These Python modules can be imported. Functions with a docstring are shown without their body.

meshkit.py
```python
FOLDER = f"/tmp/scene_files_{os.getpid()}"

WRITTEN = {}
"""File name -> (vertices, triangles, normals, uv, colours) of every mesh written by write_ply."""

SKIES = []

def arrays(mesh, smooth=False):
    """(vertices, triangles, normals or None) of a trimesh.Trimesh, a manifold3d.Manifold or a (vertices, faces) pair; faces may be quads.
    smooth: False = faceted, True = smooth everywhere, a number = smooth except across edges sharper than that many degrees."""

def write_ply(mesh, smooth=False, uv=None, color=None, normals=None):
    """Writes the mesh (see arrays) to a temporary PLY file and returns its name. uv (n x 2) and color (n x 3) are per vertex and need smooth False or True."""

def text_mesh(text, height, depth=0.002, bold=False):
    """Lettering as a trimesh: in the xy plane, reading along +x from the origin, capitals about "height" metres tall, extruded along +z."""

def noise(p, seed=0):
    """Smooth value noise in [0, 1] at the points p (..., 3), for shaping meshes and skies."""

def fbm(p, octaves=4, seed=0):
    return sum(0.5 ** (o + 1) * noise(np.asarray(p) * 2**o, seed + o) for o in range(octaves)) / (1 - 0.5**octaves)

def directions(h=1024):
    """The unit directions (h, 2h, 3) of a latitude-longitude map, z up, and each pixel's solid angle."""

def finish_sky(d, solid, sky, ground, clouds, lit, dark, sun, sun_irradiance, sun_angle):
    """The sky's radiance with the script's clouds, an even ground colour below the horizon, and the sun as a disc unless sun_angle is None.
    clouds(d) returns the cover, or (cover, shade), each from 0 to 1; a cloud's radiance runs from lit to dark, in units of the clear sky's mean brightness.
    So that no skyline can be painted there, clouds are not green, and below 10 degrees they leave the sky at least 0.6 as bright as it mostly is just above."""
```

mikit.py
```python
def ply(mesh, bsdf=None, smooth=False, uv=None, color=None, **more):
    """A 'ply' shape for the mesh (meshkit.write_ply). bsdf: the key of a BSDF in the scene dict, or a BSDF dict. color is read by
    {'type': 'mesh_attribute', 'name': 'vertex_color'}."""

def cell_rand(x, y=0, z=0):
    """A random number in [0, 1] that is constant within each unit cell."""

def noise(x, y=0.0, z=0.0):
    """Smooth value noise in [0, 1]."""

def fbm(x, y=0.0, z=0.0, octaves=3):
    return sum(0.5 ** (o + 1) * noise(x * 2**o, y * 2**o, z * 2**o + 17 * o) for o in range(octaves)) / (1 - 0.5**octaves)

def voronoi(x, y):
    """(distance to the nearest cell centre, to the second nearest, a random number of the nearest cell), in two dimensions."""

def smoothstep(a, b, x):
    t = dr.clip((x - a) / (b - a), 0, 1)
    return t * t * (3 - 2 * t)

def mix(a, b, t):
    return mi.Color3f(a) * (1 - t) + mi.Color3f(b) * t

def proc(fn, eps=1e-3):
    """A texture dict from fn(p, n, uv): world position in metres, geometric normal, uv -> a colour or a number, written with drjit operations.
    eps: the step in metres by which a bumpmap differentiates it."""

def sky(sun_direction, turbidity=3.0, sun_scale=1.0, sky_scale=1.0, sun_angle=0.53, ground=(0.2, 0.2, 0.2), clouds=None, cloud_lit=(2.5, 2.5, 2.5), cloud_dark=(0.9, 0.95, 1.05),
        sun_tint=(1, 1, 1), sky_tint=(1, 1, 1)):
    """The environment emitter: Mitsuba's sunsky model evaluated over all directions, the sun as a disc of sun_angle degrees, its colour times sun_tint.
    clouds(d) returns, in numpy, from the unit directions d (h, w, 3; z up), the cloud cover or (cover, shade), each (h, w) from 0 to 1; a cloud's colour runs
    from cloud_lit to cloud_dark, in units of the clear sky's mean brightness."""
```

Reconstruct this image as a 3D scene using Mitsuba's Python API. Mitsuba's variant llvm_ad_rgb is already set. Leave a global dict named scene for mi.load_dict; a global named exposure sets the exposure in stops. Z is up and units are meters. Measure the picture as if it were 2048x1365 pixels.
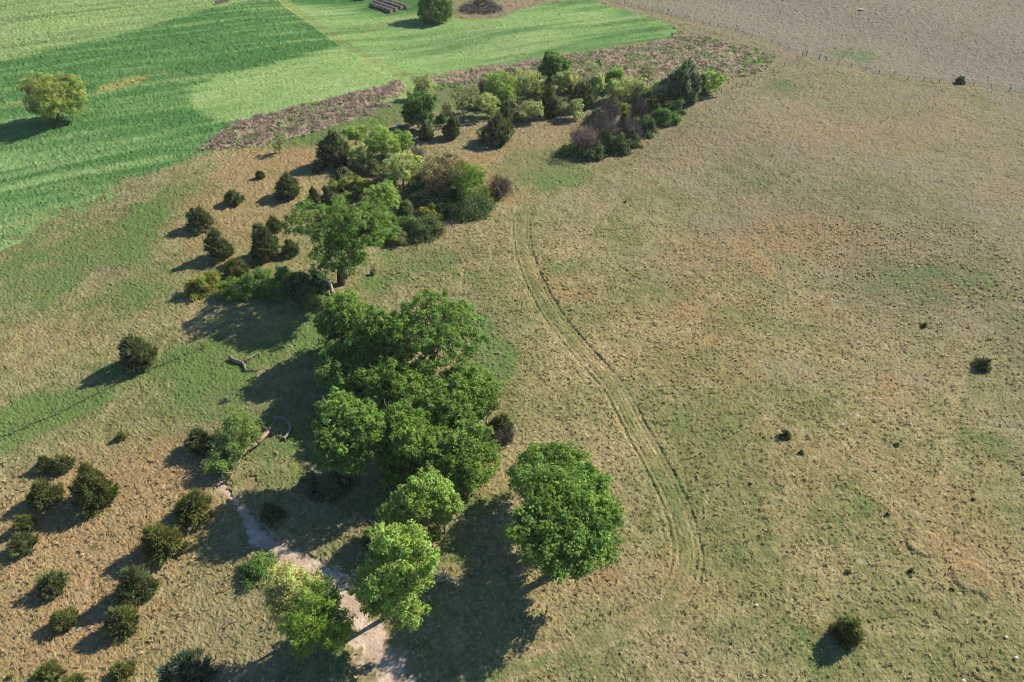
import math
import numpy as np
import trimesh
import drjit as dr
import mitsuba as mi
import mikit
import meshkit
from mikit import noise, fbm, smoothstep, mix

T = mi.ScalarTransform4f
scene, labels = {}, {}

# ---------------------------------------------------------------- camera, light, exposure
CAM_H, PITCH = 72.0, math.radians(40)
scene['camera'] = {'type': 'perspective', 'fov': 73.996, 'fov_axis': 'x', 'near_clip': 1.0, 'far_clip': 20000.0,
                   'to_world': T().look_at(origin=[0, 0, CAM_H], target=[0, math.cos(PITCH), CAM_H - math.sin(PITCH)], up=[0, 0, 1])}
SUN_AZ, SUN_EL = math.radians(32), math.radians(35)
SUN = [math.cos(SUN_AZ) * math.cos(SUN_EL), math.sin(SUN_AZ) * math.cos(SUN_EL), math.sin(SUN_EL)]
scene['sky'] = mikit.sky(SUN, turbidity=3, sky_scale=.55, sun_tint=(.93, 1.0, 1.13), sky_tint=(.76, 1.0, 1.22), ground=(.12, .13, .08))
exposure = 2.72
HAZE = .00009

# ---------------------------------------------------------------- where things stand (metres, world)
CEDARS = [[-63.03,120.52,1.94,5.14,3.88,0,"round dark cedar farthest left on the orange grass slope near the cottonwood"],
[-55.16,109.83,2.79,4.43,5.58,0,"upright dark cedar nearest the hedge of low green shrubs, its shadow reaching far left"],
[-46.92,110.38,3.09,5.66,6.18,0,"large ragged dark cedar with a second smaller cedar touching its back"],
[-47.74,119.64,1.35,3.12,2.7,1,"small bronze tinged cedar tucked behind the large ragged cedar"],
[-42.31,110.5,1.39,3.05,2.78,0,"small dark cedar between the large ragged cedar and the cottonwood crown"],
[-59.56,130.54,1.36,3.62,2.72,0,"low wide cedar on the tan slope between the two roundest cedars"],
[-48.77,134.08,2.47,5.08,4.95,0,"round dark cedar standing alone at the top of the orange grass slope"],
[-57.08,142.39,0.84,1.82,1.67,0,"tiny cedar highest up on the orange grass slope, left of the round one"],
[-45.12,146.3,0.95,2.2,1.91,0,"tiny cedar at the left foot of the big dark cedar clump"],
[-41.97,149.96,3.45,7.46,6.9,0,"big dark cedar clump at the left end of the upper tree group"],
[-39.48,148.3,1.8,2.91,3.61,2,"small grey green cedar leaning on the big dark cedar clump"],
[-42.36,132.54,1.48,2.16,2.96,0,"left one of two small cedars just behind the cottonwood crown"],
[-39.02,131.26,1.79,2.78,3.58,0,"right one of two small cedars just behind the cottonwood crown"],
[-43.25,130.31,0.87,1.6,1.74,0,"lowest tiny cedar half hidden at the back left of the cottonwood"],
[-50.46,103.77,1.58,4.21,3.15,1,"rusty brown low cedar rising from the back of the green shrub hedge"],
[-48.07,106.64,0.51,1.31,1.03,1,"tiny bronze cedar beside the rusty brown low cedar"],
[-37.54,135.69,1.05,1.43,2.1,0,"thin little cedar inside the yellow green low thicket"],
[-33.15,132.85,1.38,1.84,2.75,0,"dark pointed little cedar at the edge of the yellow green thicket"],
[-58.66,80.4,2.48,5.09,4.95,0,"dense dark cedar just above the wire fence on the left"],
[-43.39,63.16,1.35,3.6,2.7,0,"dark cedar beside the bright crown of the toppled tree"],
[-63.85,60.23,0.98,2.32,1.97,0,"left half of a pair of joined low cedars near the left edge"],
[-61.35,60.04,0.99,2.52,1.98,0,"right half of a pair of joined low cedars near the left edge"],
[-60.83,54.84,1.7,3.76,3.4,1,"bronze green round cedar below the joined pair near the left edge"],
[-53.83,54.22,2.99,4.71,5.98,1,"tall pointed bronze green cedar, largest on the lower left slope"],
[-40.12,52.27,1.75,4.66,3.5,1,"broad olive cedar nearest the upper end of the dirt road"],
[-61.06,50.83,1.18,2.01,2.37,3,"small fresh green cedar between two darker ones at the left edge"],
[-59.77,47.68,1.1,2.93,2.2,0,"dark green round cedar at the left edge below the small fresh green one"],
[-42.18,47.26,1.81,4.82,3.62,1,"yellow bronze cedar with a feathery top in the middle of the lower left slope"],
[-30.15,51.37,1.12,2.63,2.25,0,"dark cedar sitting in tree shade beside the dirt road"],
[-55.53,65.23,0.57,1.14,1.14,1,"tiny olive cedar alone in the tan grass below the wire fence"],
[-53.35,42.25,1.21,2.89,2.41,0,"small dark green cedar alone near the left edge of the lower slope"],
[-43.01,41.7,2.21,3.99,4.42,0,"dense rounded dark green cedar beside a strip of pinkish bare grass"],
[-49.83,37.89,0.99,2.56,1.99,1,"thin olive cedar left of the one with yellow tips"],
[-42.99,37.3,1.65,3.29,3.29,3,"green cedar with yellow tips below the dense rounded one"],
[-48.79,32.24,0.9,2.41,1.81,3,"green cedar cut by the bottom edge at the lower left corner"],
[-41.01,32.44,0.91,2.42,1.81,3,"fresh green cedar with a hollow grey middle at the bottom edge"],
[-33.41,31.36,1.84,4.92,3.69,2,"big grey green cedar cut by the bottom edge"],
[-45.45,31.12,0.89,2.38,1.79,1,"cedar of which only the top shows at the bottom edge"],
[35.78,35.79,1.62,2.76,3.24,1,"lone cedar with yellow green top on the open pasture, lower right"],
[74.15,79.38,0.88,2.36,1.77,0,"dark round cedar alone near the right edge of the pasture"],
[38.48,64.63,0.53,1.4,1.05,0,"little dark cedar in the middle of the open pasture"],
[135.76,208.3,1.03,2.57,2.06,0,"dark bush standing right behind the far pasture fence"],
[-15.11,165.7,2.74,4.03,5.48,0,"pointed dark cedar on the tan clearing, left of the widest one"],
[-21.54,164.09,2.05,3.51,4.09,0,"small dark cedar at the left end of the tan clearing"],
[-3.36,163.33,2.99,7.97,5.98,0,"widest dark cedar, squat, on the tan clearing"],
[-1.97,175.24,2.84,4.47,5.67,0,"dark cedar directly behind the widest squat one"],
[10.71,182.68,3.43,6.24,6.85,0,"dark cedar amid light green saplings, left one of two"],
[18.91,187.01,3.17,6.35,6.35,0,"dark cedar amid light green saplings, right one of two"],
[24.07,160.79,2.06,4.71,4.12,0,"dark green shrubby cedar at the front of the purple grey thicket"],
[29.09,170.7,2.52,3.36,5.04,0,"narrow dark cedar in the middle of the purple grey thicket"],
[37.55,181.27,2.23,5.94,4.46,0,"dark leafy cedar at the foot of the tall feathery junipers"],
[53.9,195.41,2.57,3.42,5.13,0,"slim dark cedar between the tall juniper and the last light green tree"],
[-16.5,47.46,1.04,2.77,2.08,0,"dark cedar hidden behind the light green tree beside the dirt road"],
[-9.32,48.18,0.96,1.57,1.93,0,"small dark cedar under the thin trees above the mown patch"],
[-1.77,66.15,1.4,3.11,2.8,1,"brownish cedar with dead grey boughs at its foot, right of the tree cluster"],
[45.49,189.1,5.16,9.1,10.33,4,"tall feathery juniper with grey green boughs at the end of the tree line"],
[49.35,188.73,3.94,5.25,7.88,4,"narrow feathery juniper joined to the taller one at its right"]]
SEEDLINGS = [[70.3,90.38,0.41,1.02,0.82],
[39.69,61.55,0.25,0.62,0.49],
[53.16,62.75,0.25,0.62,0.5],
[46.47,43.32,0.29,0.58,0.58],
[39.04,43.18,0.23,0.58,0.46],
[47.0,51.25,0.2,0.5,0.4],
[59.0,53.56,0.22,0.45,0.45],
[-52.95,32.11,0.21,0.53,0.42],
[-25.82,104.89,0.56,1.11,1.11],
[50.13,41.04,0.18,0.46,0.36],
[24.73,133.45,0.26,0.66,0.53],
[31.25,56.31,0.18,0.46,0.37]]
TREES = [["open",-31.11,101.64,11.81,15.76,8.69,3.36,"tall cottonwood with a pale trunk and wide crown at the tree line bend"],
["big",-26.03,82.33,6.16,8.21,9.44,0.63,"upright green tree at the upper left corner of the large tree cluster"],
["big",-20.49,76.34,7.65,8.51,9.49,0.82,"green tree in the middle of the upper part of the large tree cluster"],
["open",-12.49,77.99,9.79,13.22,6.61,1.48,"open crowned tree with a dark forked trunk on the right of the large cluster"],
["big",-23.23,73.56,4.79,10.24,5.12,0.41,"dark green spreading tree at the left side of the large cluster"],
["big",-15.69,68.34,5.85,9.22,6.23,0.32,"dense green tree in the centre of the large cluster, in front of the forked one"],
["big",-6.79,67.64,6.05,10.13,5.07,-0.01,"green tree at the right flank of the large cluster, over yellow grass"],
["big",-13.85,58.86,6.0,7.21,9.63,0.71,"green tree at the lower left of the large cluster, beside deep shade"],
["big",-6.92,57.71,5.02,9.36,4.68,0.12,"bright green tree at the lower right end of the large cluster"],
["big",-9.43,64.3,4.27,7.11,6.52,-0.14,"small crowned green tree between the centre and lower end of the large cluster"],
["big",-22.29,57.52,8.73,7.74,7.46,1.51,"separate green tree with a visible trunk left of the large cluster"],
["big",6.33,43.9,9.16,12.49,6.24,-0.47,"very dense round dark green tree casting the largest shadow"],
["big",5.38,53.51,6.64,7.8,3.9,-0.87,"dense green tree right behind the round tree with the largest shadow"],
["light",-12.87,49.07,4.26,4.05,3.7,-0.29,"left one of three thin light green trees above the mown patch"],
["light",-10.42,49.9,6.75,5.41,2.71,0.48,"middle and tallest one of three thin light green trees above the mown patch"],
["light",-8.21,48.62,5.33,3.29,4.44,0.34,"right one of three thin light green trees, with a pale stem"],
["light",-10.95,46.67,1.56,2.73,1.37,0.02,"low light green sapling in front of the three thin trees"],
["light",-13.35,38.25,9.42,7.64,10.31,1.28,"tall light green tree beside the dirt road with its trunk shadow on the dirt"],
["yellow",-22.79,35.83,8.2,5.64,5.64,0.72,"pale yellow tree with fine bare twigs behind the vivid green one by the road"],
["feather",-20.82,33.86,7.4,6.05,8.17,1.27,"vivid yellow green tree beside the dirt road at the bottom"],
["willow",-122.99,179.85,5.6,13.04,9.52,1.33,"rounded yellow green willow alone in the dark green field"],
["lush2",-26.94,275.81,4.9,10.12,8.34,-0.98,"round green tree alone beside the brush pile"],
["light",-26.46,124.96,4.62,5.71,5.45,0.25,"bright green tree behind the top of the cottonwood"],
["pale",-24.14,137.56,4.91,7.19,6.65,0.39,"pale round tree with grey forked stem in the upper thicket"],
["brown",-13.88,134.04,5.67,8.32,5.55,-0.83,"brownish budding tree on top of the dark thicket"],
["feather",-9.76,132.37,5.77,6.55,6.29,-0.18,"yellow green tree next to the brownish budding one"],
["pale",-35.62,147.99,3.36,4.85,5.68,0.48,"yellow olive tree right of the big dark cedar clump"],
["light",-38.2,158.22,3.83,4.6,3.43,0.56,"light green crown behind the yellow olive tree"],
["light",-30.99,151.64,4.63,6.55,6.83,0.8,"bright green tree in the middle of the upper left tree group"],
["light",-26.61,155.72,3.31,4.08,4.36,0.46,"light green tree at the right of the upper left tree group"],
["lush2",-24.22,171.24,5.02,6.39,6.68,0.44,"round green tree beside the grassy bend of the farm lane"],
["pale",-24.8,193.85,3.84,4.81,5.13,0.03,"yellow green sapling where the farm lane leaves the hay field"],
["sparse",-17.13,177.38,2.99,2.65,3.57,0.18,"thin bright sapling right of the round tree at the lane bend"],
["sparse",-12.77,175.86,6.68,4.16,5.61,-0.61,"tall thin half bare sapling left of the clearing"],
["sparse",-11.16,183.99,4.69,3.79,5.12,0.18,"dark stemmed thin sapling behind the tall half bare one"],
["light",-3.69,190.95,4.51,7.27,7.67,0.06,"tallest light green tree in the row below the hay field"],
["light",-1.41,189.63,2.83,4.75,4.81,0.01,"light green tree leaning against the tallest one in the row"],
["pale",-6.78,180.19,3.29,5.63,5.6,-0.06,"pale green rounded bush tree left of the dark cedars"],
["pale",4.63,195.92,4.86,8.55,4.91,-0.07,"spreading yellow green tree with a low flat crown"],
["lush2",12.37,207.11,4.42,6.55,6.87,-0.17,"dark green tree standing apart at the edge of the dead reeds"],
["pale",13.96,200.04,3.05,3.78,5.11,-0.14,"left one of two slim pale saplings under the dark green tree"],
["pale",16.48,200.54,3.2,3.79,5.11,-0.17,"right one of two slim pale saplings under the dark green tree"],
["pale",5.52,178.35,2.88,5.07,4.89,-0.19,"pale shrubby tree on the clearing left of the two cedars"],
["sparse",14.37,179.82,2.2,2.15,2.9,-0.11,"small sparse sapling between the two cedars of the clearing"],
["pale",17.33,179.64,2.75,3.49,4.67,-0.3,"pale round sapling in front of the right hand cedar"],
["sparse",21.72,196.63,3.16,4.59,4.91,-0.51,"sparse sapling behind the right hand cedar"],
["pale",24.77,195.3,3.99,3.41,4.6,-0.47,"slim pale tree right of the two cedars, over tan grass"],
["light",30.44,199.81,3.74,3.76,3.76,-0.51,"small bright green tree against the dead reeds"],
["pale",33.01,192.62,3.11,6.48,5.29,0.5,"pale green tree with several grey stems left of the junipers"],
["pale",28.92,190.23,3.09,3.91,4.84,-0.44,"light green tree just above the purple grey thicket"],
["pale",34.7,190.4,2.53,3.36,4.31,1.66,"pale tree leaning right, between the thicket and the junipers"],
["pale",41.02,188.52,3.21,4.71,5.02,-0.17,"olive tree with grey stems directly left of the tall juniper"],
["light",56.64,195.95,3.14,7.13,5.33,-0.01,"last light green tree at the fence end of the tree line"],
["sparse",-56.69,156.34,2.68,2.9,3.91,0.59,"thin sapling alone by the dead reeds on the left"],
["sparse",39.8,201.08,3.17,3.78,4.42,-0.7,"bare grey sapling in front of the reeds left of the juniper"]]
SHRUBS = [["yellow",-55.5,98.51,1.9,4.07,3.8,"yellow green shrub at the left end of the shrub hedge"],
["yellow",-53.78,100.59,1.66,3.59,3.32,"yellow green shrub second in the shrub hedge from the left"],
["green",-49.66,98.1,1.7,4.23,3.41,"fresh green shrub third in the shrub hedge, at its front edge"],
["green",-46.76,98.34,1.98,4.23,3.97,"bright green shrub in the middle of the hedge, above the tree shadow"],
["green",-45.36,101.18,1.57,3.96,3.13,"green shrub at the back of the hedge behind the bright one"],
["green",-42.09,97.75,1.79,4.4,3.58,"deep green shrub right of the hedge's middle, at its front"],
["green",-40.62,100.66,2.19,4.12,4.38,"green shrub in the hedge behind the deep green one"],
["dark",-37.7,98.99,2.43,4.42,4.87,"dark shrub at the right end of the hedge under the cottonwood"],
["dark",-35.98,96.34,1.87,4.02,3.75,"dark low shrub in front of the hedge's right end by the dead snag"],
["yellow",-39.6,138.22,0.96,3.11,1.93,"leftmost low yellow green shrub of the thicket behind the cottonwood"],
["yellow",-36.83,139.04,1.15,3.79,2.31,"second low yellow green shrub of the thicket, with orange tips"],
["yellow",-34.19,138.27,1.52,3.33,3.05,"third low yellow green shrub of the thicket"],
["yellow",-31.58,135.9,1.47,3.51,2.94,"rightmost low yellow green shrub of the thicket"],
["yellow",-35.55,133.2,0.99,3.47,1.98,"low yellow green shrub in front of the others in the thicket"],
["dark",-8.62,128.22,2.2,7.99,4.4,"dark leafy shrub forming the shady front of the thicket"],
["dark",-15.72,128.73,1.8,6.54,3.6,"dark green shrub below the brownish budding tree"],
["dark",-20.03,130.48,1.52,5.54,3.05,"dark green shrub below the pale round tree"],
["olive",-20.27,136.74,2.44,4.6,4.88,"olive shrub between the pale round tree and the brownish one"],
["yellow",-5.65,133.92,1.56,3.69,3.13,"bright yellow green shrub at the right skirt of the thicket"],
["olive",-21.63,125.4,2.07,4.14,4.14,"olive shrub right of the bright green tree"],
["yellow",-17.65,124.56,1.75,4.34,3.5,"yellow green shrub in front of the dark shrubs of the thicket"],
["dark",-17.72,120.09,1.94,7.05,3.88,"dark shrub at the thicket's edge next to the pasture"],
["green",-24.45,120.95,1.99,4.24,3.97,"light green shrub between the cottonwood and the olive shrub"],
["olive",-22.96,116.54,1.36,4.16,2.72,"low olive shrub at the right foot of the cottonwood crown"],
["green",-5.82,135.27,0.81,2.19,1.61,"small green shrub low at the right end of the thicket"],
["green",-28.5,153.17,1.69,3.1,3.39,"small round light green shrub in front of the upper left tree group"],
["grey",-23.37,55.85,1.83,4.01,3.67,"grey green shrub at the foot of the separate tree with the trunk"],
["grey",-26.22,56.49,1.58,2.87,3.16,"shaded grey green shrub left of the separate tree with the trunk"],
["green",-29.84,44.19,1.0,3.64,2.0,"low spreading green shrub at the edge of the dirt road"],
["green",13.94,157.68,1.78,4.16,3.56,"fresh green low shrub at the left end of the purple grey thicket"],
["green",41.35,176.92,1.61,5.85,3.22,"low green shrub at the foot of the junipers by the pasture"],
["yellow",30.75,183.33,1.3,3.55,2.59,"yellow green shrub peeking over the purple grey thicket"],
["dark",-21.43,146.62,1.04,2.09,2.09,"little dark shrub at the stem of the bare grey tree"],
["olive",1.2,178.03,1.61,3.21,3.21,"olive shrub at the right of the widest cedar"],
["yellow",8.67,196.99,1.59,5.78,3.18,"low yellow green shrub beneath the spreading tree"],
["dark",19.06,157.35,1.94,6.35,3.88,"dark low shrub under the left end of the purple grey thicket"],
["dark",26.44,160.05,2.3,5.19,4.59,"dark shrub between the purple grey thicket and the pasture edge"],
["dark",30.31,163.8,1.99,4.28,3.98,"small dark shrub right of the narrow dark cedar at the pasture edge"],
["dark",34.57,171.75,2.24,5.72,4.48,"dark shrub below the dark leafy cedar on the pasture side"],
["green",39.13,177.46,1.98,5.86,3.95,"mid green shrub left of the junipers' foot"],
["dark",43.4,181.64,2.23,5.41,4.47,"dark shrub under the tall juniper"],
["olive",23.01,178.36,1.8,4.55,3.61,"olive shrub behind the tall purple grey shrub"],
["yellow",29.39,188.59,1.77,4.18,3.54,"light yellow shrub behind the purple grey thicket, left of the pale tree with stems"],
["olive",38.28,187.74,1.9,4.44,3.8,"olive shrub behind the dark leafy cedar"],
["yellow",18.05,198.95,1.39,3.79,2.78,"low yellow green shrub right of the two slim pale saplings"],
["olive",-0.55,185.63,1.53,4.7,3.06,"olive shrub at the stems of the tallest light green tree"],
["olive",-9.41,186.35,1.45,3.88,2.91,"low olive shrub between the dark stemmed sapling and the pale bush tree"],
["green",-18.53,175.75,1.11,3.18,2.23,"low green shrub right of the round tree at the lane bend"],
["yellow",27.56,201.28,1.4,3.81,2.81,"small yellow shrub below the small tree against the reeds"],
["olive",-32.13,145.98,1.87,4.61,3.74,"olive shrub between the yellow olive tree and the bright tree's stems"],
["olive",-38.07,143.33,1.19,3.88,2.38,"low olive shrub right of the small grey green cedar"],
["dark",-28.51,142.1,1.49,3.85,2.98,"dark shrub at the foot of the upper left tree group"],
["olive",-17.65,135.13,1.97,4.79,3.95,"olive shrub wedged between the pale round tree and the brownish one, lower down"],
["dark",-12.5,127.86,1.93,5.88,3.87,"dark shrub in the middle of the thicket's shady front"],
["olive",-12.96,135.1,2.08,5.01,4.17,"olive undergrowth under the brownish and yellow green trees"],
["dark",-6.61,130.36,1.63,4.69,3.25,"dark shrub at the right end of the thicket's shady front"],
["green",-20.63,120.53,1.46,4.05,2.91,"green shrub left of the dark one at the thicket's pasture edge"],
["green",-26.22,117.45,1.57,3.97,3.14,"green shrub tucked behind the cottonwood crown's right side"],
["dark",-34.46,100.48,1.7,3.95,3.4,"dark shrub directly behind the leaning dead snag"],
["dark",-22.55,76.78,1.11,3.84,2.22,"shaded shrub under the left side of the large tree cluster"],
["dark",-18.0,66.14,1.05,3.83,2.1,"shaded shrub in the gap between the large cluster and the separate tree"],
["dark",-10.94,57.37,0.91,3.3,1.81,"shaded shrub below the lower end of the large cluster"]]
BARE = [[17.78,158.26,3.77,7.55,7.55,"purple grey leafless shrub at the left end of the thicket facing the pasture"],
[22.8,165.77,3.78,7.56,7.56,"tall purple grey leafless shrub in the middle of the thicket"],
[26.27,177.41,2.99,4.78,5.98,"purple grey leafless shrub at the back of the thicket"],
[30.24,166.61,2.54,5.08,5.08,"grey leafless shrub right of the narrow dark cedar"],
[33.67,177.22,3.0,4.51,6.01,"leafless shrub at the right end of the thicket"],
[-2.41,135.73,1.92,5.48,3.83,"dark leafless bush with crooked boughs at the right end of the upper thicket"],
[-27.96,137.68,1.71,4.86,3.42,"grey leafless bush left of the pale round tree's stem"],
[-30.72,129.05,1.92,2.74,3.84,"thin grey leafless bush left of the bright green tree"],
[-22.3,148.56,2.76,3.95,5.53,"bare grey tree at the right end of the upper left tree group"],
[-7.65,197.14,2.29,4.9,4.58,"purple tinged bare bush left of the tallest light green tree"],
[10.96,207.47,1.98,3.3,3.97,"bare grey twigs left of the dark green tree"],
[-1.12,64.09,0.98,2.79,1.95,"pile of dead grey boughs below the brownish cedar"]]
POSTS_A = [[42.8,299.3],
[45.4,297.3],
[47.6,294.0],
[50.2,292.7],
[52.7,290.5],
[55.0,288.0],
[57.3,285.4],
[59.8,281.0],
[62.3,277.7],
[65.3,274.8],
[68.1,271.6],
[70.4,268.4],
[72.6,265.9],
[75.1,263.2],
[77.3,259.6],
[79.6,256.6],
[81.3,252.4],
[83.3,248.7],
[85.7,245.4],
[88.2,242.9],
[90.5,240.0],
[92.5,236.6],
[95.0,230.5],
[96.3,230.5]]
POSTS_B = [[99.3,226.9],
[100.9,225.4],
[103.7,222.0],
[106.9,219.6],
[110.4,217.0],
[113.9,215.0],
[117.8,213.8],
[121.3,211.1],
[125.3,209.5],
[129.5,208.3],
[134.3,207.2],
[139.0,206.3],
[143.5,204.7],
[148.0,202.8],
[152.4,201.4]]
POSTS_C = [[91.9,226.4],
[85.9,220.2],
[80.8,215.1],
[75.6,209.7],
[72.8,206.9],
[70.1,204.2],
[68.0,202.4],
[66.0,201.4],
[64.1,199.2],
[60.3,196.2]]
POSTS_D = [[-72.9,64.7],
[-71.7,66.1],
[-70.2,67.5],
[-68.9,68.7],
[-67.3,69.9],
[-65.8,71.4],
[-64.2,72.8],
[-62.8,74.2],
[-61.2,75.5],
[-59.8,77.0],
[-58.2,78.3],
[-57.0,78.9],
[-55.3,80.4],
[-53.8,81.5],
[-52.2,82.6],
[-50.4,83.7]]
AREAS = {"far":[[20.9,326.9],
[31.0,304.1],
[42.8,299.3],
[57.3,285.4],
[68.1,271.6],
[75.1,263.2],
[81.5,253.1],
[88.2,242.9],
[95.5,232.1],
[99.7,227.9],
[107.3,220.5],
[118.0,214.3],
[130.0,209.3],
[139.5,207.2],
[148.5,203.6],
[163.2,195.9],
[251.7,336.5]],"crop":[[-173.0,215.1],
[-164.8,225.2],
[-153.4,234.4],
[-138.7,250.1],
[-128.3,268.3],
[-118.5,282.8],
[-105.1,296.1],
[-91.4,297.0],
[-81.4,280.8],
[-67.7,260.8],
[-54.9,239.7],
[-72.3,216.2],
[-82.6,203.8],
[-83.3,192.3],
[-78.6,182.3],
[-73.4,178.9],
[-67.1,176.0],
[-69.9,163.5],
[-76.0,156.0],
[-81.9,149.2],
[-87.7,140.8],
[-94.0,130.1],
[-98.4,120.2],
[-105.0,106.4]],"meadow":[[-173.0,215.1],
[-164.8,225.2],
[-153.4,234.4],
[-138.7,250.1],
[-128.3,268.3],
[-118.5,282.8],
[-105.1,296.1],
[-114.1,340.9],
[-250.1,338.0]],"fallow":[[-57.2,243.0],
[-74.5,224.8],
[-88.1,211.8],
[-93.6,202.2],
[-91.7,192.0],
[-85.1,182.0],
[-78.0,176.6],
[-72.9,177.5],
[-64.0,184.3],
[-53.2,192.2],
[-41.9,201.4],
[-34.2,210.5],
[-37.9,216.9],
[-47.7,231.6]],"hay":[[-105.5,342.3],
[-90.6,298.1],
[-81.4,280.8],
[-68.0,262.0],
[-55.6,243.9],
[-43.1,228.8],
[-30.0,213.0],
[-19.6,219.6],
[-10.3,224.3],
[5.9,228.9],
[20.7,232.1],
[38.3,240.7],
[53.4,249.6],
[59.4,255.6],
[59.2,264.0],
[49.5,282.1],
[33.7,299.9],
[28.1,336.3]],"yard":[[-28.3,269.2],
[-23.7,277.9],
[-16.9,275.6],
[-4.6,276.6],
[3.1,287.8],
[12.4,298.6],
[25.8,302.9],
[31.6,337.1],
[-29.8,334.6]],"reed1":[[-76.0,170.6],
[-72.8,177.1],
[-63.7,183.2],
[-53.0,191.0],
[-41.8,200.6],
[-34.1,209.6],
[-31.0,202.7],
[-31.6,192.0],
[-36.3,183.7],
[-43.2,176.3],
[-49.9,170.3],
[-58.6,164.0],
[-67.6,160.2],
[-76.6,157.7]],"reed2":[[-27.6,207.8],
[-19.4,216.2],
[-10.2,221.9],
[12.3,226.3],
[25.6,231.7],
[43.4,241.1],
[53.0,247.3],
[58.8,257.9],
[71.5,244.9],
[81.2,236.6],
[85.9,230.6],
[83.9,223.9],
[79.1,217.4],
[69.8,211.5],
[62.2,205.7],
[59.7,207.8],
[49.6,210.3],
[33.9,206.8],
[19.4,212.9],
[8.8,219.3],
[-9.7,209.1],
[-24.1,199.5]]}
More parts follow.
